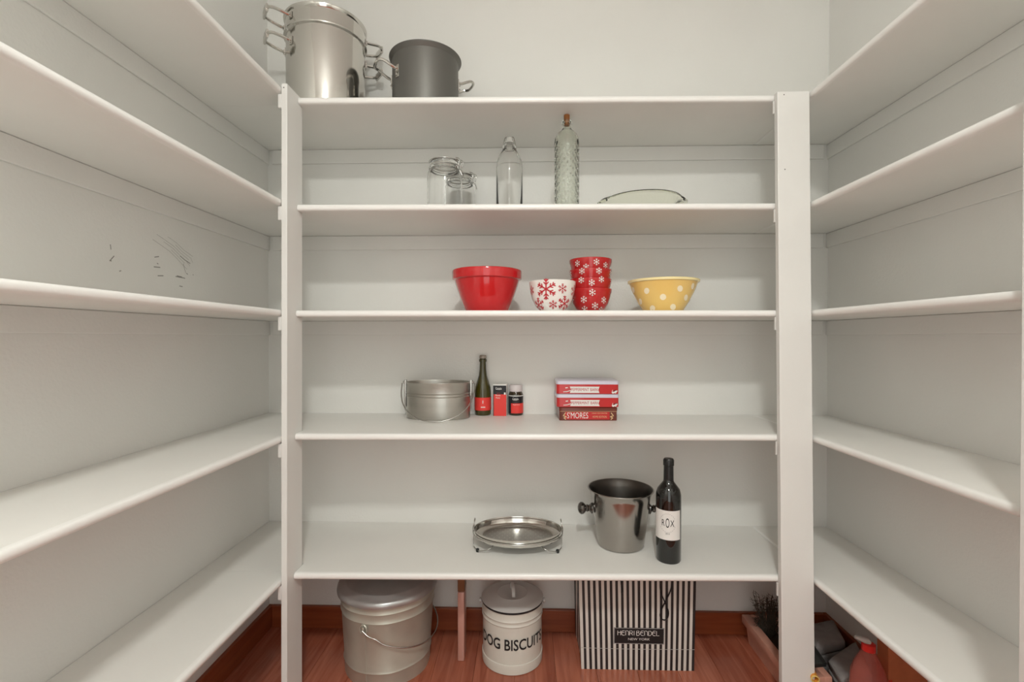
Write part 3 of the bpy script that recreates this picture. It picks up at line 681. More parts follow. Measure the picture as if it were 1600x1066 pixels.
# tins
def rrect(W, D, r, n=5):
    pts = []
    for cx_, cy_, a0 in ((W - r, D - r, 0), (-W + r, D - r, PI / 2), (-W + r, -D + r, PI), (W - r, -D + r, 1.5 * PI)):
        for k in range(n + 1):
            a = a0 + PI / 2 * k / n; pts.append((cx_ + r * math.cos(a), cy_ + r * math.sin(a)))
    return pts
def tin(label, x, y, z, W, D, H, lidh, mbody, mlid, rz, group):
    root = empty('biscuit_tin', label, 'tin', (x, y, z), rz, group=group)
    obj('tin_body', prism(NB(), rrect(W - 0.0012, D - 0.0012, 0.010), 0, H - lidh), mbody, root, 40)
    bm = prism(NB(), rrect(W, D, 0.011), H - lidh + 0.0003, H - 0.003)
    pts = rrect(W, D, 0.011); p2 = rrect(W - 0.004, D - 0.004, 0.009)
    a = [bm.verts.new((u, v, H - 0.003)) for u, v in pts]; b = [bm.verts.new((u, v, H)) for u, v in p2]; n = len(pts)
    for i in range(n): bm.faces.new((a[i], a[(i + 1) % n], b[(i + 1) % n], b[i]))
    bm.faces.new(b)
    obj('lid', bm, mlid, root, 40)
    return root
nb = onZ(917, 657.5, T4); yf = nb.y; D = (YB - 0.008 - yf) / 2 - 0.001; yc = yf + D
def hz_(y): return atY(917, y, yf).z - T4
hb, hm, ht = hz_(636.5), hz_(615.8), hz_(595)
G = 'biscuit tins stacked on the fourth shelf'
xa, xb = atY(873, 645, yf).x, atY(965, 645, yf).x
tb = tin('brown biscuit tin at the bottom of the stack of three', (xa + xb) / 2, yc, T4, (xb - xa) / 2, D, hb, 0.013, 'tinbr', 'tinbr', math.radians(1), G)
W = (xb - xa) / 2; fr = flat(-D - 0.0004)
bm = NB(); patch(bm, -W * 0.80, W * 0.72, 0.004, hb - 0.015, fr, 1, 1); obj('red_panel', bm, 'tinred', tb, label='red printed panel')
fr = flat(-D - 0.0010)
bm = text_bm("S'MORES", 0.024, fr, cx=-W * 0.37, cy=(hb - 0.013) * 0.52, sub=0, maxw=0.069)
for v in bm.verts: v.co.z = (v.co.z - (hb - 0.013) * 0.52) * 1.15 + (hb - 0.013) * 0.52
obj('lettering', bm, 'labelw', tb)
bm = text_bm('HAND DECORATED', 0.006, fr, cx=W * 0.38, cy=(hb - 0.013) * 0.78, sub=0, maxw=0.050); obj('lettering', bm, 'gold', tb)
bm = text_bm('HOME EDITION', 0.0095, fr, cx=W * 0.38, cy=(hb - 0.013) * 0.40, sub=0, maxw=0.046); obj('lettering', bm, 'gold', tb)
bm = NB()
for s in (-1, 1):
    c = (-W * 0.83 if s < 0 else W * 0.82)
    pts = [(c - s * 0.006, 0.004), (c + s * 0.001, 0.009), (c - s * 0.008, 0.013), (c + s * 0.003, 0.016), (c - s * 0.005, hb - 0.018)]
    ribbon(bm, pts, 0.0028, fr); 
ribbon(bm, [(-W * 0.97, hb - 0.0135), (W * 0.97, hb - 0.0135)], 0.0009, fr)
obj('gold_scrolls', bm, 'gold', tb)
xa, xb = atY(869.5, 620, yf).x, atY(968, 620, yf).x; W = (xb - xa) / 2
for k, (za, zb, lab_, rz) in enumerate(((hb, hm, 'red biscuit tin with pale lid, middle of the stack of three', 0.0), (hm, ht, 'red biscuit tin with pale lid on top of the stack of three', math.radians(-0.8)))):
    h = zb - za - 0.0006; lid = 0.0125
    t_ = tin(lab_, (xa + xb) / 2, yc, T4 + za + 0.0006, W, D, h, lid, 'tinred', 'tinlid', rz, G)
    hbod = h - lid; fr = flat(-D - 0.0004); fr2 = flat(-D - 0.0010)
    bm = NB(); c = W * 0.05 - 0.002; w2 = W * 0.47
    pts = [(-w2, 0.003), (w2, 0.003), (w2 - 0.004, hbod * 0.42), (w2, hbod - 0.007), (-w2, hbod - 0.007), (-w2 + 0.004, hbod * 0.42)]
    vs = [bm.verts.new(fr(c - 0.013 + u, v)) for u, v in pts]; bm.faces.new(vs); rb = obj('ribbon_print', bm, 'labelw', t_, label='white banner print')
    obj('lettering', text_bm('PEPPERMINT BARK', 0.014, fr2, cx=c - 0.013, cy=(hbod - 0.004) * 0.5, sub=0, maxw=w2 * 1.84), 'rprint', rb)
    bm = NB(); q = -W * 0.66
    ribbon(bm, [(q - 0.012, 0.006), (q, 0.007), (q + 0.013, 0.011)], 0.0022, fr); ribbon(bm, [(q - 0.005, hbod * 0.62), (q + 0.003, hbod * 0.66)], 0.003, fr)
    disc(bm, (W * 0.80, 0.004), 0.0035, fr, 8); disc(bm, (W * 0.87, 0.006), 0.0045, fr, 8); disc(bm, (W * 0.91, 0.009), 0.003, fr, 8)
    ribbon(bm, [(W * 0.76, 0.004), (W * 0.79, 0.013)], 0.0016, fr)
    obj('small_print', bm, 'labelw', t_)
    bm = NB(); disc(bm, (W * 0.84, 0.010), 0.0022, fr2, 8); disc(bm, (W * 0.89, 0.012), 0.0018, fr2, 8); obj('small_print', bm, 'kprint', t_)

# ================================================================== LOWEST SHELF
# steamer tray
nbf = atY(809, 846, 1.43)
A = 0.140; Bh = 0.100; yc = 1.525
p = atY(809, 830, yc); Hr = atY(809, 846, yc - Bh).z - T5
root = empty('steamer_tray', 'oval perforated steel steamer tray on a wire rack', 'tray', (p.x, yc, T5)); sy = Bh / A
zb = Hr - 0.026
prof = [(A * 0.80, zb), (A * 0.90, zb + 0.001), (A * 0.96, zb + 0.003), (A * 0.985, zb + 0.008), (A * 0.99, Hr - 0.004), (A * 1.0, Hr - 0.001), (A * 1.0, Hr), (A * 0.985, Hr), (A * 0.975, Hr - 0.004), (A * 0.965, zb + 0.008), (A * 0.93, zb + 0.004), (A * 0.80, zb + 0.0015)]
bm = lathe(NB(), prof, 80, sy=sy, closed=True)
obj('rim', bm, 'steel', root, 40)
# floor of the tray with real holes
bm = NB(); nx = 24; n2 = 80
outer = [bm.verts.new((A * 0.80 * math.cos(2 * PI * k / n2), A * 0.80 * sy * math.sin(2 * PI * k / n2), zb + 0.0008)) for k in range(n2)]
edges = [bm.edges.new((outer[k], outer[(k + 1) % n2])) for k in range(n2)]
holes = []
for i in range(-6, 7):
    for j in range(-4, 5):
        hx, hy = i * 0.0165 + (0.008 if j % 2 else 0), j * 0.0155
        if (hx / (A * 0.74)) ** 2 + (hy / (Bh * 0.74)) ** 2 > 1: continue
        vs = [bm.verts.new((hx + 0.0016 * math.cos(2 * PI * k / 6), hy + 0.0016 * math.sin(2 * PI * k / 6), zb + 0.0008)) for k in range(6)]
        edges += [bm.edges.new((vs[k], vs[(k + 1) % 6])) for k in range(6)]
bmesh.ops.triangle_fill(bm, use_beauty=True, use_dissolve=False, edges=edges)
obj('perforated_plate', bm, mat('grey_steel_plate', (0.42, 0.41, 0.39), 0.3, 1, bump=0.08, bscale=120), root)
bm = NB()
tube(bm, [(A * 1.012 * math.cos(2 * PI * k / 60), Bh * 1.018 * math.sin(2 * PI * k / 60), Hr - 0.012) for k in range(60)], 0.0016, 6, closed=True)
for s in (-1, 1):
    for q in (-1, 1):
        ex = s * A * 0.86; ey = q * Bh * 0.56
        tube(bm, spline([(s * A * 0.985, q * Bh * 0.26, Hr - 0.012), (s * A * 0.985, q * Bh * 0.30, 0.012), (s * A * 0.93, q * Bh * 0.42, 0.0048), (ex, ey, 0.0045), (s * A * 0.62, q * Bh * 0.70, 0.016), (s * A * 0.5, q * Bh * 0.5, 0.024)], 5), 0.0015, 6)
obj('wire_rack', bm, 'wire', root, 60)
for s in (-1, 1):
    for q in (-1, 1):
        bm = NB(); lathe(bm, [(0, 0.0), (0.0045, 0.0), (0.0055, 0.0045), (0.0045, 0.010), (0, 0.0105)], 14, cx=s * A * 0.88, cy=q * Bh * 0.52); obj('rubber_foot', bm, 'blackp', root, 40)
    bm = NB()
    tube(bm, spline([(s * A * 1.0, -0.017, Hr - 0.016), (s * A * 1.01, -0.017, Hr + 0.004), (s * A * 0.985, -0.014, Hr + 0.022), (s * A * 0.98, 0.0, Hr + 0.029), (s * A * 0.985, 0.014, Hr + 0.022), (s * A * 1.01, 0.017, Hr + 0.004), (s * A * 1.0, 0.017, Hr - 0.016)], 5), 0.0017, 6)
    obj('wire_handle', bm, 'wire', root, 60)

nb = onZ(971, 866, T5); rb_ = 0.0725; yc = nb.y + rb_
p = atY(969.5, 763, yc); H = atY(969.5, 779.5, yc - 0.104).z - T5
root = empty('ice_bucket', 'dark polished steel ice bucket with round knob handles', 'bucket', (p.x, yc, T5))
R1 = 0.101
prof = [(0, 0.0), (rb_ - 0.006, 0.0), (rb_ - 0.001, 0.003), (rb_ + 0.001, 0.008), (R1 - 0.008, H * 0.86), (R1 - 0.003, H * 0.95), (R1 + 0.001, H - 0.004), (R1 + 0.003, H - 0.001), (R1 + 0.0015, H + 0.001), (R1 - 0.001, H)]
obj('body', lathe(NB(), prof, 72), 'bucket', root, 35)
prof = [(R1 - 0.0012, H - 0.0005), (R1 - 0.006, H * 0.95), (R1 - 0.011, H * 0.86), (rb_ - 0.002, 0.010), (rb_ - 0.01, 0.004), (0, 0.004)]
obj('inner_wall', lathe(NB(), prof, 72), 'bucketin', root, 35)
zk = atY(915, 794, yc).z - T5; rk = rb_ + (R1 - rb_) * zk / H - 0.001
for s in (-1, 1):
    bm = lathe(NB(), [(0.0, 0.0), (0.0165, 0.0), (0.0170, 0.004), (0.012, 0.007), (0.0095, 0.012), (0.0120, 0.0165), (0.0095, 0.021), (0.0135, 0.024), (0.0185, 0.030), (0.0190, 0.037), (0.0145, 0.043), (0.006, 0.0465), (0.0, 0.047)], 28)
    bmesh.ops.rotate(bm, verts=bm.verts, cent=(0, 0, 0), matrix=Matrix.Rotation(s * PI / 2, 3, 'Y'))
    for v in bm.verts: v.co += Vector((s * rk, 0, zk))
    obj('knob_handle', bm, 'knob', root, 40)

R = 0.0363
nb = onZ(1044.5, 883, T5); yc = nb.y + R
p = atY(1044.5, 800, yc); H = atY(1044.5, 716.5, yc).z - T5
root = empty('wine_bottle', 'black wine bottle with a white square label beside the ice bucket', 'bottle', (p.x, yc, T5), math.atan(-p.x / yc) + math.radians(4))
prof = [(0, 0.003), (R * 0.6, 0.0), (R * 0.93, 0.0), (R, 0.005), (R * 1.0, H * 0.60), (R * 0.985, H * 0.655), (R * 0.88, H * 0.705), (R * 0.62, H * 0.745), (R * 0.43, H * 0.775), (R * 0.385, H * 0.80), (R * 0.37, H * 0.90), (0, H * 0.90)]
obj('glass_body', lathe(NB(), prof, 56), 'wineg', root, 45)
obj('foil_capsule', lathe(NB(), [(R * 0.40, H * 0.785), (R * 0.385, H * 0.93), (R * 0.43, H * 0.935), (R * 0.43, H * 0.985), (R * 0.36, H), (0, H)], 32), 'capsule', root, 40)
fn = surf([(R, 0), (R, H)], 0.0005)
za = atY(1044, 845, yc - R).z - T5; zb2 = atY(1044, 799, yc - R).z - T5
bm = NB(); patch(bm, -R * 1.40, R * 0.98, za, zb2, fn, 28, 2); lb = obj('label', bm, 'labelw', root, 60, label='white paper label')
fn = surf([(R, 0), (R, H)], 0.0011); hh = zb2 - za; zc = za + hh * 0.58
bm = text_bm('R', 0.027, fn, cx=-0.0175, cy=zc - 0.001, wx=0.60); obj('lettering', bm, 'kprint', lb)
bm = text_bm('O', 0.040, fn, cx=-0.005, cy=zc - 0.001, wx=0.36); obj('lettering', bm, 'kprint', lb)
bm = text_bm('X', 0.027, fn, cx=0.0080, cy=zc - 0.001, wx=0.60); obj('lettering', bm, 'kprint', lb)
bm = text_bm('2014', 0.006, fn, cx=-0.005, cy=za + hh * 0.22); obj('lettering', bm, 'kprint', lb)
bm = NB()
for k in range(26):
    a = 2 * PI * k / 26
    if abs(math.sin(a)) > 0.45: ribbon(bm, [(-0.005 + 0.0225 * math.cos(a), zc + 0.027 * math.sin(a)), (-0.005 + 0.0225 * math.cos(a + 0.13), zc + 0.027 * math.sin(a + 0.13))], 0.0012, fn)
obj('ring_print', bm, mat('grey_print', (0.45, 0.43, 0.42), 0.6), lb)

# ================================================================== ON THE FLOOR
ZU = TOP[4] - TH
yc = 1.53; p = atY(607, 1000, yc)
root = empty('tin_bin', 'large dented galvanised tin bin with lid and bail under the lowest shelf', 'bin', (p.x, yc, 0))
zl = atY(607, 948, yc - 0.157).z; r0, r1 = 0.130, 0.146
def rz_(z): return r0 + (r1 - r0) * z / zl
prof = [(0, 0.004), (r0 - 0.004, 0.004), (r0 - 0.002, 0.0), (r0 + 0.001, 0.0), (r0 + 0.0015, 0.004)]
for z in (0.045, zl - 0.062, zl - 0.034):
    prof += [(rz_(z - 0.006), z - 0.006), (rz_(z) + 0.003, z), (rz_(z + 0.006), z + 0.006)]
prof += [(rz_(zl) + 0.001, zl - 0.008), (rz_(zl) + 0.003, zl), (rz_(zl) - 0.002, zl), (r0 - 0.003, 0.01)]
dent = lambda r, z, a: r + 0.0016 * math.sin(3 * a + z * 20) * math.sin(5 * a - z * 11)
obj('body', lathe(NB(), prof, 72, mod=dent), 'galv', root, 40)
zt = zl + 0.002; RL = 0.1555
prof = [(RL, zt - 0.014), (RL + 0.0015, zt - 0.008), (RL, zt), (RL - 0.006, zt + 0.005), (RL - 0.020, zt + 0.007), (RL - 0.024, zt + 0.012), (RL - 0.030, zt + 0.013), (0.08, zt + 0.024), (0.0, zt + 0.030), (0, zt + 0.028), (0.08, zt + 0.022), (RL - 0.022, zt + 0.005), (RL - 0.003, zt - 0.001), (RL - 0.002, zt - 0.014)]
dl = lambda r, z, a: r + (0.001 * math.sin(7 * a) if r > 0.1 else 0)
obj('lid', lathe(NB(), prof, 72, mod=dl), mat('galvanised_lid', (0.52, 0.525, 0.52), 0.36, 0.65, var=0.2, vscale=14, rvar=0.08, bump=0.2, bscale=40), root, 45, label='dull grey dented lid')
ea = -PI / 2 - math.radians(14)
ze = atY(578, 984, yc - 0.14).z
bm = NB(); rr = rz_(ze) + 0.002
ex, ey = math.cos(ea), math.sin(ea)
tube(bm, [(ex * rr - ey * 0.011 * math.cos(t), ey * rr + ex * 0.011 * math.cos(t), ze + 0.014 * math.sin(t) - 0.002) for t in [PI * 2 * k / 16 for k in range(16)]], 0.0026, 6, closed=True)
tube(bm, [(ex * (rr + 0.001), ey * (rr + 0.001), ze - 0.012), (ex * (rr + 0.001), ey * (rr + 0.001), ze - 0.002), (ex * (rr + 0.001), ey * (rr + 0.001), ze + 0.008)], 0.005, 8)
obj('ear', bm, 'galv', root, 50)
bm = NB(); rr = rz_(ze) + 0.002
tube(bm, [(-ex * rr + ey * 0.011 * math.cos(t), -ey * rr - ex * 0.011 * math.cos(t), ze + 0.014 * math.sin(t)) for t in [PI * 2 * k / 16 for k in range(16)]], 0.0026, 6, closed=True)
obj('ear', bm, 'galv', root, 50)
# bail hangs along the right side between the two ears
pts = [(ex * (rr + 0.006), ey * (rr + 0.006), ze - 0.002)]
N = 22
for k in range(1, N):
    t = k / N; a = ea + PI * t; q = 0.075 * math.sin(PI * t) ** 0.8
    R_ = rz_(ze - q) + 0.009 + 0.012 * math.sin(PI * t)
    wob = 0.012 if k == 2 else 0
    pts.append((math.cos(a) * R_, math.sin(a) * R_, ze - q + wob * 0.4))
pts.append((-ex * (rr + 0.006), -ey * (rr + 0.006), ze))
bm = NB(); tube(bm, spline(pts, 3), 0.0022, 8); obj('bail_handle', bm, 'wire', root, 60)
bm = NB(); sa = ea + 0.02
tube(bm, [(math.cos(sa) * (rz_(z) + 0.0006), math.sin(sa) * (rz_(z) + 0.0006), z) for z in (0.004, 0.06, 0.12, ze - 0.016)], 0.0014, 6); obj('side_seam', bm, 'galv', root, 60)

# leg under the lowest shelf
nb = onZ(720, 1034, 0.0); x0 = atY(715, 1000, nb.y).x; x1 = atY(725.5, 1000, nb.y).x
root = empty('support_leg', 'slim reddish wooden leg supporting the lowest shelf beside the tin bin', 'leg', ((x0 + x1) / 2, nb.y, 0))
W = (x1 - x0) / 2
bm = B(-W, W, 0, 0.055, 0, 0.222, 0.0035); obj('wooden_leg', bm, 'legw', root, 40)
bm = NB(); box(bm, -W * 1.05, W * 1.05, 0.004, 0.05, 0.2225, ZU - 0.012, 0.001); box(bm, -W * 1.9, W * 2.2, 0.0, 0.06, ZU - 0.0118, ZU - 0.0006, 0.001)
obj('top_bracket', bm, 'brass', root)

# dog biscuit canister
R = 0.0975; nb = onZ(801, 1057, 0.0); yc = nb.y + R
p = atY(800.5, 1000, yc); H = atY(801, 958, yc - R).z
root = empty('biscuit_canister', 'cream enamel lidded canister lettered for dog biscuits', 'canister', (p.x, yc, 0), math.atan(-p.x / yc))
prof = [(0, 0.004), (R - 0.006, 0.004), (R - 0.004, 0), (R, 0.002), (R + 0.0012, 0.028), (R + 0.0005, 0.031), (R - 0.0015, 0.032), (R - 0.0015, H - 0.052)]
for z in (H - 0.046, H - 0.032): prof += [(R - 0.0015, z - 0.004), (R + 0.0012, z), (R - 0.0015, z + 0.004)]
prof += [(R - 0.0015, H - 0.01), (R - 0.002, H), (R - 0.005, H), (R - 0.005, 0.008), (0, 0.007)]
obj('body', lathe(NB(), prof, 72), 'enamel', root, 35)
obj('rim_band', lathe(NB(), [(R - 0.0005, H - 0.007), (R + 0.0022, H - 0.006), (R + 0.0022, H - 0.001), (R - 0.0005, H - 0.0005)], 72, closed=True), 'kprint', root, 40, label='black edge line under the lid')
zt = H + 0.0008
ld = obj('lid', lathe(NB(), [(0, zt + 0.010), (R * 0.45, zt + 0.010), (R * 0.5, zt + 0.0125), (R * 0.54, zt + 0.010), (R * 0.85, zt + 0.007), (R * 0.98, zt + 0.003), (R + 0.003, zt), (R + 0.003, zt - 0.0002), (R * 0.9, zt), (0, zt + 0.006)], 72), 'enlid', root, 40, label='greyish enamel lid')
bm = NB(); tube(bm, spline([(0.004, -0.030, zt + 0.011), (0.004, -0.026, zt + 0.024), (0.002, -0.012, zt + 0.036), (0, 0.010, zt + 0.038), (-0.002, 0.024, zt + 0.028), (-0.002, 0.028, zt + 0.011)], 6), 0.004, 10, flat=(0.011, 0.004, (1, 0, 0)))
obj('lid_handle', bm, 'enlid', ld, 40)
ze = atY(748, 937, yc).z
for s in (-1, 1):
    bm = lathe(NB(), [(0, 0), (0.004, 0), (0.004, 0.006), (0.008, 0.007), (0.008, 0.012), (0, 0.013)], 16)
    bmesh.ops.rotate(bm, verts=bm.verts, cent=(0, 0, 0), matrix=Matrix.Rotation(s * PI / 2, 3, 'Y'))
    for v in bm.verts: v.co += Vector((s * (R - 0.003), 0, ze))
    obj('side_stud', bm, 'enlid', root, 40)
tz = atY(801, 1010, yc - R).z
fn = surf([(R, 0), (R, H)], 0.0006)
bm = text_bm('DOG BISCUITS', 0.047, fn, cx=0.0, cy=tz, maxw=R * 2.42, sub=2, bold=0.0007)
obj('lettering', bm, 'kprint', root, label='black DOG BISCUITS lettering')

# striped carrier bag
yf = onZ(996, 1047, 0.0).y
xbl, xbr = atY(908.5, 1046, yf).x, atY(1084.5, 1046, yf).x
ytop = yf - 0.012; HB = ZU - 0.012
xtl, xtr = atY(903.5, 905, ytop).x, atY(1088, 905, ytop).x
dpt = YB - 0.018 - yf
root = empty('shopping_bag', 'black and white striped paper carrier bag under the lowest shelf', 'bag', (0, 0, 0))
bm = NB(); uvl = bm.loops.layers.uv.new('UV'); per = (xbr - xbl) / 21.0
def bagp(u, v, side):
    """outline points; u along the face 0..1, v height 0..1"""
    z = v * HB
    if side == 'f':
        xl = xbl + (xtl - xbl) * v; xr = xbr + (xtr - xbr) * v; yy = yf + (ytop - yf) * v
        return (xl + (xr - xl) * u, yy - 0.004 * math.sin(PI * u) * math.sin(PI * v), z)
    if side == 'l':
        a = bagp(0, v, 'f'); xx = a[0] + 0.004 * math.sin(PI * u); g = 0.016 * math.sin(PI * u) * v
        return (xx + g, a[1] + (YB - 0.018 - a[1]) * u * (1 - 0.25 * v), z)
    if side == 'r':
        a = bagp(1, v, 'f'); g = 0.016 * math.sin(PI * u) * v
        return (a[0] - g, a[1] + (YB - 0.018 - a[1]) * u * (1 - 0.25 * v), z)
    a = bagp(1, v, 'l'); b = bagp(1, v, 'r'); return (a[0] + (b[0] - a[0]) * u, a[1], z)
def face_grid(side, nu, nv, L):
    g = [[bm.verts.new(bagp(i / nu, j / nv, side)) for j in range(nv + 1)] for i in range(nu + 1)]
    for i in range(nu):
        for j in range(nv):
            f = bm.faces.new((g[i][j], g[i + 1][j], g[i + 1][j + 1], g[i][j + 1]))
            for lp, (a, b) in zip(f.loops, ((i, j), (i + 1, j), (i + 1, j + 1), (i, j + 1))): lp[uvl].uv = (a / nu * L, b / nv)
face_grid('f', 16, 8, 21.0); face_grid('l', 6, 8, 5); face_grid('r', 6, 8, 5); face_grid('b', 4, 4, 21.0)
me = bpy.data.meshes.new('paper_body'); bmesh.ops.remove_doubles(bm, verts=bm.verts, dist=0.0002); bm.to_mesh(me); bm.free(); me.materials.append(M['stripe'])
ob = bpy.data.objects.new('paper_body', me); COL.objects.link(ob); ob.parent = root
sd = ob.modifiers.new('thickness', 'SOLIDIFY'); sd.thickness = 0.0006; sd.offset = 0
def bagf(off):
    def fn(px_, py_):
        q = atY(px_, py_, yf - 0.005); v = min(1, max(0, q.z / HB)); yy = bagp(0.5, v, 'f')[1] - off
        q = atY(px_, py_, yy); return (q.x, yy, q.z)
    return fn
c0 = bagf(0.001)
q0, q1 = atY(959, 1006.5, yf - 0.008), atY(1038, 981.5, yf - 0.008)
lw_, lh_ = (q1.x - q0.x) / 2, (q1.z - q0.z) / 2; cxl, czl = (q0.x + q1.x) / 2, (q0.z + q1.z) / 2
def lf(off): return lambda u, v: (cxl + u, bagp(0.5, (czl + v) / HB, 'f')[1] - off, czl + v)
plate = NB(); patch(plate, -lw_, lw_, -lh_, lh_, lf(0.0008), 1, 2); pl = obj('name_panel', plate, 'kprint', root, label='black name panel')
bm = NB()
ribbon(bm, [(-lw_ + 0.0015, -lh_ + 0.0015), (lw_ - 0.0015, -lh_ + 0.0015)], 0.0008, lf(0.0014)); ribbon(bm, [(-lw_ + 0.0015, lh_ - 0.0015), (lw_ - 0.0015, lh_ - 0.0015)], 0.0008, lf(0.0014))
ribbon(bm, [(-lw_ + 0.0015, -lh_ + 0.0015), (-lw_ + 0.0015, lh_ - 0.0015)], 0.0008, lf(0.0014)); ribbon(bm, [(lw_ - 0.0015, -lh_ + 0.0015), (lw_ - 0.0015, lh_ - 0.0015)], 0.0008, lf(0.0014))
obj('panel_border', bm, 'wprint', pl)
# thin deco capitals drawn as strokes (unit box 0..0.7 wide, 0..1 high)
GL = {'H': [[(0, 0), (0, 1)], [(0.6, 0), (0.6, 1)], [(0, 0.62), (0.6, 0.62)]],
      'E': [[(0.6, 0), (0.2, 0), (0, 0.25), (0, 0.75), (0.2, 1), (0.6, 1)], [(0, 0.62), (0.55, 0.62)]],
      'N': [[(0, 0), (0, 1), (0.35, 1), (0.6, 0.75), (0.6, 0)]],
      'R': [[(0, 0), (0, 1), (0.4, 1), (0.6, 0.82), (0.6, 0.66), (0.4, 0.5), (0, 0.5)], [(0.35, 0.5), (0.6, 0)]],
      'I': [[(0.1, 0), (0.1, 1)]],
      'B': [[(0, 0), (0, 1), (0.35, 1), (0.5, 0.85), (0.35, 0.62), (0, 0.62)], [(0.35, 0.62), (0.62, 0.35), (0.45, 0), (0, 0)]],
      'D': [[(0, 0), (0, 1), (0.35, 1), (0.62, 0.7), (0.62, 0.3), (0.35, 0), (0, 0)]],
      'L': [[(0, 1), (0, 0), (0.55, 0)]]}
bm = NB(); s_ = 0.0155; tw = sum(0.3 if c in ' I' else 0.80 for c in 'HENRI BENDEL') * s_; u = -tw / 2; k = (lw_ * 2 - 0.024) / tw
for c in 'HENRI BENDEL':
    if c != ' ':
        for st in GL[c]: ribbon(bm, [((u + a * s_) * k, 0.002 + b * s_ * 0.95) for a, b in st], 0.0017, lf(0.0015), 0.01)
    u += (0.3 if c in ' I' else 0.80) * s_
obj('lettering', bm, 'wprint', pl)
obj('lettering', text_bm('NEW YORK', 0.0105, lf(0.0015), cx=0, cy=-0.0105, sub=0, maxw=lw_ * 0.86), 'wprint', pl)
bm = NB(); zc_ = atY(1000, 1013, yf).z
v_ = zc_ / HB; a = bagp(0, v_, 'f'); b = bagp(1, v_, 'f')
tube(bm, [(a[0], a[1] - 0.0008, zc_), ((a[0] + b[0]) / 2, bagp(0.5, v_, 'f')[1] - 0.0008, zc_), (b[0], b[1] - 0.0008, zc_)], 0.0007, 4)
obj('fold_crease', bm, mat('paper_crease', (0.5, 0.48, 0.45), 0.6), root)
def cordpts(P): return [c0(a, b) for a, b in P]
bm = NB()
tube(bm, [Vector(q) - Vector((0, 0.003, 0)) for q in spline([Vector(v) for v in cordpts([(1031, 906), (1032, 924), (1039, 942), (1044, 955), (1042, 966), (1036, 968), (1031, 962), (1034, 950), (1041, 936), (1048, 920), (1049, 906)])], 5)], 0.0019, 6)
obj('cord_handle', bm, 'kprint', root, 60)
bm = NB()
tube(bm, [Vector(q) - Vector((0, 0.003, 0)) for q in spline([Vector(v) for v in cordpts([(970, 906), (971, 915), (972.5, 921), (971, 926)])], 4)], 0.0024, 6)
obj('cord_handle', bm, 'kprint', root, 60)

# terracotta trough on the floor behind the right post
bx = onZ(1171, 1007, 0.0); yb2 = min(bx.y, 1.64); zr = 0.088
xl_ = bx.x; xr_ = atY(1288, 1045, 1.39).x
root = empty('planter_trough', 'long pinkish terracotta plastic trough behind the right post', 'planter', (0, 0, 0))
ya, yb3 = 1.365, yb2 + 0.025
bm = NB()
def frus(bm, x0, x1, y0, y1, z0, X0, X1, Y0, Y1, z1):
    a = [bm.verts.new(q) for q in ((x0, y0, z0), (x1, y0, z0), (x1, y1, z0), (x0, y1, z0))]; b = [bm.verts.new(q) for q in ((X0, Y0, z1), (X1, Y0, z1), (X1, Y1, z1), (X0, Y1, z1))]
    return a, b
a, b = frus(bm, xl_, xr_ - 0.01, ya + 0.01, yb3 - 0.02, 0, xl_ - 0.006, xr_ - 0.002, ya + 0.004, yb3 - 0.012, zr - 0.028)
c, d = frus(bm, xl_ + 0.004, xr_ - 0.014, ya + 0.014, yb3 - 0.024, 0.004, xl_ - 0.002, xr_ - 0.006, ya + 0.008, yb3 - 0.016, zr - 0.028)
bm.faces.new(a[::-1]); bm.faces.new(c)
for i in range(4):
    j = (i + 1) % 4; bm.faces.new((a[i], a[j], b[j], b[i])); bm.faces.new((c[j], c[i], d[i], d[j])); bm.faces.new((b[i], b[j], d[j], d[i]))
obj('trough_body', bm, 'pinkp', root)
bm = NB()
for (u0, u1, w0, w1) in ((xl_ - 0.016, xl_ + 0.012, ya - 0.006, yb3), (xr_ - 0.018, xr_ + 0.004, ya - 0.006, yb3), (xl_ + 0.012, xr_ - 0.018, ya - 0.006, ya + 0.014), (xl_ + 0.012, xr_ - 0.018, yb3 - 0.02, yb3)):
    box(bm, u0, u1, w0, w1, zr - 0.027, zr, 0.003)
obj('rolled_rim', bm, 'pinkp', root, 40)
obj('soil', B(xl_ + 0.014, xr_ - 0.020, ya + 0.016, yb3 - 0.022, zr - 0.05, zr - 0.03), 'soil', root)
# dry plant in the trough
root = empty('dried_plant', 'dark dried bushy plant standing in the trough', 'plant', ((xl_ + xr_) / 2 - 0.01, yb3 - 0.07, zr - 0.03))
bm = NB()
for k in range(150):
    a = random.uniform(0, 2 * PI); s = random.uniform(0.2, 1.0); h = random.uniform(0.03, 0.13)
    x0, y0 = 0.01 * math.cos(a), 0.01 * math.sin(a)
    rx, ry = 0.038 * s * math.cos(a), 0.036 * s * math.sin(a)
    p1 = (x0 + rx * 0.5, y0 + ry * 0.5, h * 0.6); p2 = (x0 + rx + random.uniform(-.008, .008), y0 + ry, h)
    tube(bm, [(x0, y0, 0), p1, p2], [0.0012, 0.0009, 0.0005], 3)
    for q in range(5):
        t = random.uniform(0.4, 1); c = Vector(p1).lerp(Vector(p2), t); e = c + Vector((random.uniform(-1, 1), random.uniform(-1, 1), random.uniform(-.4, 1))) * 0.010
        tube(bm, [c, e], 0.0006, 3)
obj('twigs', bm, 'twig', root, kind='stuff')
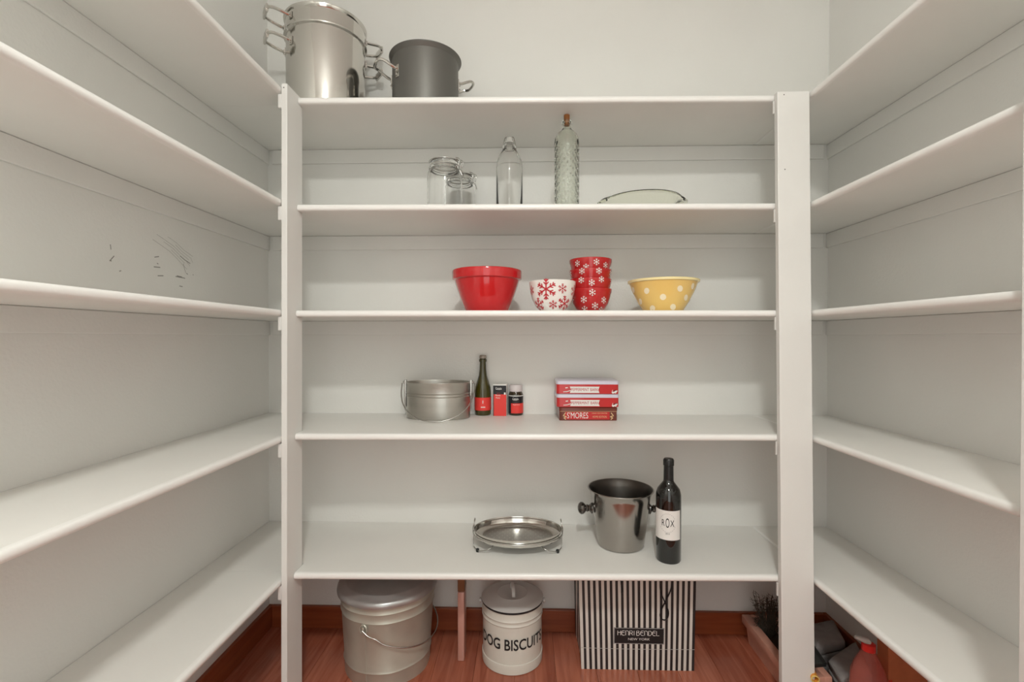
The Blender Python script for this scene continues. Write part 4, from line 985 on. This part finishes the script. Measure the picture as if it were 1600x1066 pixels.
# black folder and orange tube standing in / leaning on the trough
def quadbox(corners, th, m, name, parent, bev=0.0):
    """thin slab from 4 corner points with thickness along its normal"""
    c = [Vector(q) for q in corners]; n = (c[1] - c[0]).cross(c[3] - c[0]).normalized() * th
    bm = NB(); a = [bm.verts.new(q) for q in c]; b = [bm.verts.new(q + n) for q in c]
    bm.faces.new(a[::-1]); bm.faces.new(b)
    for i in range(4): bm.faces.new((a[i], a[(i + 1) % 4], b[(i + 1) % 4], b[i]))
    return obj(name, bm, m, parent)
root = empty('tray_case', 'flat black plastic case lying across the trough, under the towels', 'case', (0, 0, 0))
def atP(px_, py_, Z): v = onZ(px_, py_, Z); return (v.x, v.y, Z)
q = [atP(1246, 1046, 0.089), atP(1291, 1042, 0.089), atP(1262, 1000, 0.089), atP(1222, 1002, 0.089)]
quadbox(q, 0.012, 'blackp', 'case_body', root)
q2 = [atP(1250, 1040, 0.1022), atP(1285, 1038, 0.1022), atP(1262, 1005, 0.1022), atP(1232, 1006, 0.1022)]
quadbox(q2, 0.003, mat('dark_green_plastic', (0.05, 0.055, 0.05), 0.3), 'case_lid', root)

def towel(name, label, pix, zb, layers, th, bend=0.3):
    """folded terry towel: rounded slabs stacked as fold layers; pix = plan corners on the top plane"""
    root = empty(name, label, 'towel', (0, 0, 0))
    zt = zb + layers * th
    cs = [Vector(onZ(a, b, zt)) for a, b in pix]
    for k in range(layers):
        bm = NB(); c = sum((Vector((v.x, v.y, 0)) for v in cs), Vector()) / 4
        n = 9; g0 = {}
        def pt(u, v, z):
            a = cs[0].lerp(cs[1], u); b = cs[3].lerp(cs[2], u); q = a.lerp(b, v); return Vector((q.x, q.y, z))
        lo, hi = zb + k * th + 0.0004, zb + (k + 1) * th
        sec = []
        nu = 10
        for i in range(nu + 1):
            u = i / nu; ring = []
            for (v, z) in [(0.04, lo), (0.3, lo), (0.7, lo), (0.96, lo), (0.995, lo + th * 0.25), (1.0, (lo + hi) / 2), (0.995, hi - th * 0.25), (0.96, hi), (0.7, hi), (0.3, hi), (0.04, hi), (0.005, hi - th * 0.25), (0, (lo + hi) / 2), (0.005, lo + th * 0.25)]:
                w = 0.0 if k == 0 and z <= lo else random.uniform(-0.0006, 0.0006)
                e = 0.3 if i in (0, nu) else 0.0
                zz = z + w; zz = zz + ((lo + hi) / 2 - zz) * e
                ring.append(bm.verts.new(pt(u, v, zz)))
            sec.append(ring)
        for A, C in zip(sec, sec[1:]):
            m_ = len(A)
            for j in range(m_): bm.faces.new((A[j], A[(j + 1) % m_], C[(j + 1) % m_], C[j]))
        bm.faces.new(sec[0][::-1]); bm.faces.new(sec[-1])
        obj('folded_layer', bm, 'towel', root, 70)
    return root
towel('folded_towel', 'grey terry towel folded thick, against the wall behind the right post', [(1273, 1013), (1321, 1001), (1302, 967), (1268, 974)], 0.0, 3, 0.032)
towel('folded_towel', 'grey terry towel lying in front of the other towel, beside the red bottle', [(1316, 1062), (1364, 1054), (1336, 1000), (1294, 1030)], 0.0, 4, 0.025)

root = empty('craft_tube', 'yellow-orange plastic tube with an open end leaning over the trough', 'tube', (0, 0, 0))
e1 = Vector(atP(1274, 1062, 0.115)); e0 = Vector(atP(1256, 1026, 0.119))
e0 = e0 + (e0 - e1) * 0.4; d_ = (e1 - e0).normalized()
bm = NB(); tube(bm, [e0, e0.lerp(e1, 0.5), e1], 0.0095, 20, cap=False)
tube(bm, [e0, e0.lerp(e1, 0.5), e1], 0.0078, 20, cap=False)
obj('barrel', bm, 'orange', root, 50)
bm = NB(); u_ = d_.cross(Vector((0, 0, 1))).normalized(); v_ = d_.cross(u_)
tube(bm, [e1 + (u_ * math.cos(t) + v_ * math.sin(t)) * 0.0092 for t in [2 * PI * k / 24 for k in range(24)]], 0.0018, 6, closed=True)
obj('open_end_ring', bm, mat('pale_yellow_ring', (0.85, 0.62, 0.18), 0.35), root, 60)

# red bottle by the right shelves
yc = 1.245; p = atY(1357, 1040, yc); H = atY(1357, 1012, yc).z
root = empty('spray_bottle', 'translucent red plastic bottle under the lowest right shelf', 'bottle', (p.x, yc, 0))
R = 0.041
outer = [(0, 0), (R * 0.9, 0), (R, 0.006), (R, H * 0.60), (R * 0.94, H * 0.74), (R * 0.75, H * 0.83), (R * 0.45, H * 0.94), (0.014, H * 0.97), (0.014, H)]
inner = [(0.0125, H), (0.0125, H * 0.968), (R * 0.42, H * 0.935), (R * 0.72, H * 0.825), (R * 0.91, H * 0.695), (R - 0.0015, H * 0.55), (R - 0.0015, 0.008), (0, 0.003)]
obj('clear_body', lathe(NB(), outer + inner, 40), 'redtr', root, 50)
obj('collar', lathe(NB(), [(0.0142, H * 0.975), (0.0155, H * 0.975), (0.0155, H + 0.010), (0.008, H + 0.012), (0.0, H + 0.012)], 24), 'redp', root, 40)
bm = NB(); tube(bm, [(0, 0, H + 0.0122), (-0.004, 0, H + 0.017), (-0.018, 0.004, H + 0.020), (-0.030, 0.006, H + 0.023)], [0.007, 0.008, 0.006, 0.004], 12)
obj('nozzle', bm, 'clearp', root, 50, label='whitish nozzle')
fn = surf([(R, 0), (R, H * 0.55)], 0.0006, face=-PI / 2 + math.atan(-p.x / yc))
bm = NB(); patch(bm, -R * 1.2, R * 0.9, 0.03, H * 0.50, fn, 20, 3); obj('label', bm, 'liquid', root, 60, label='dark violet label')
y_ = 1.25; x0 = atY(1388, 1040, y_).x; h_ = 0.25
root = empty('cardboard_carton', 'orange-brown carton on the floor behind the red bottle, under the right shelves', 'box', (x0, y_, 0), 0)
wc = XR - 0.022 - x0
obj('carton', B(0, wc, 0, 0.04, 0, h_, 0.001), 'orbox', root)
for dx in (0.0015, 0.0065): obj('edge_stripe', B(dx, dx + 0.0028, -0.0004, 0.0, 0.005, h_ - 0.09), 'redp', root)
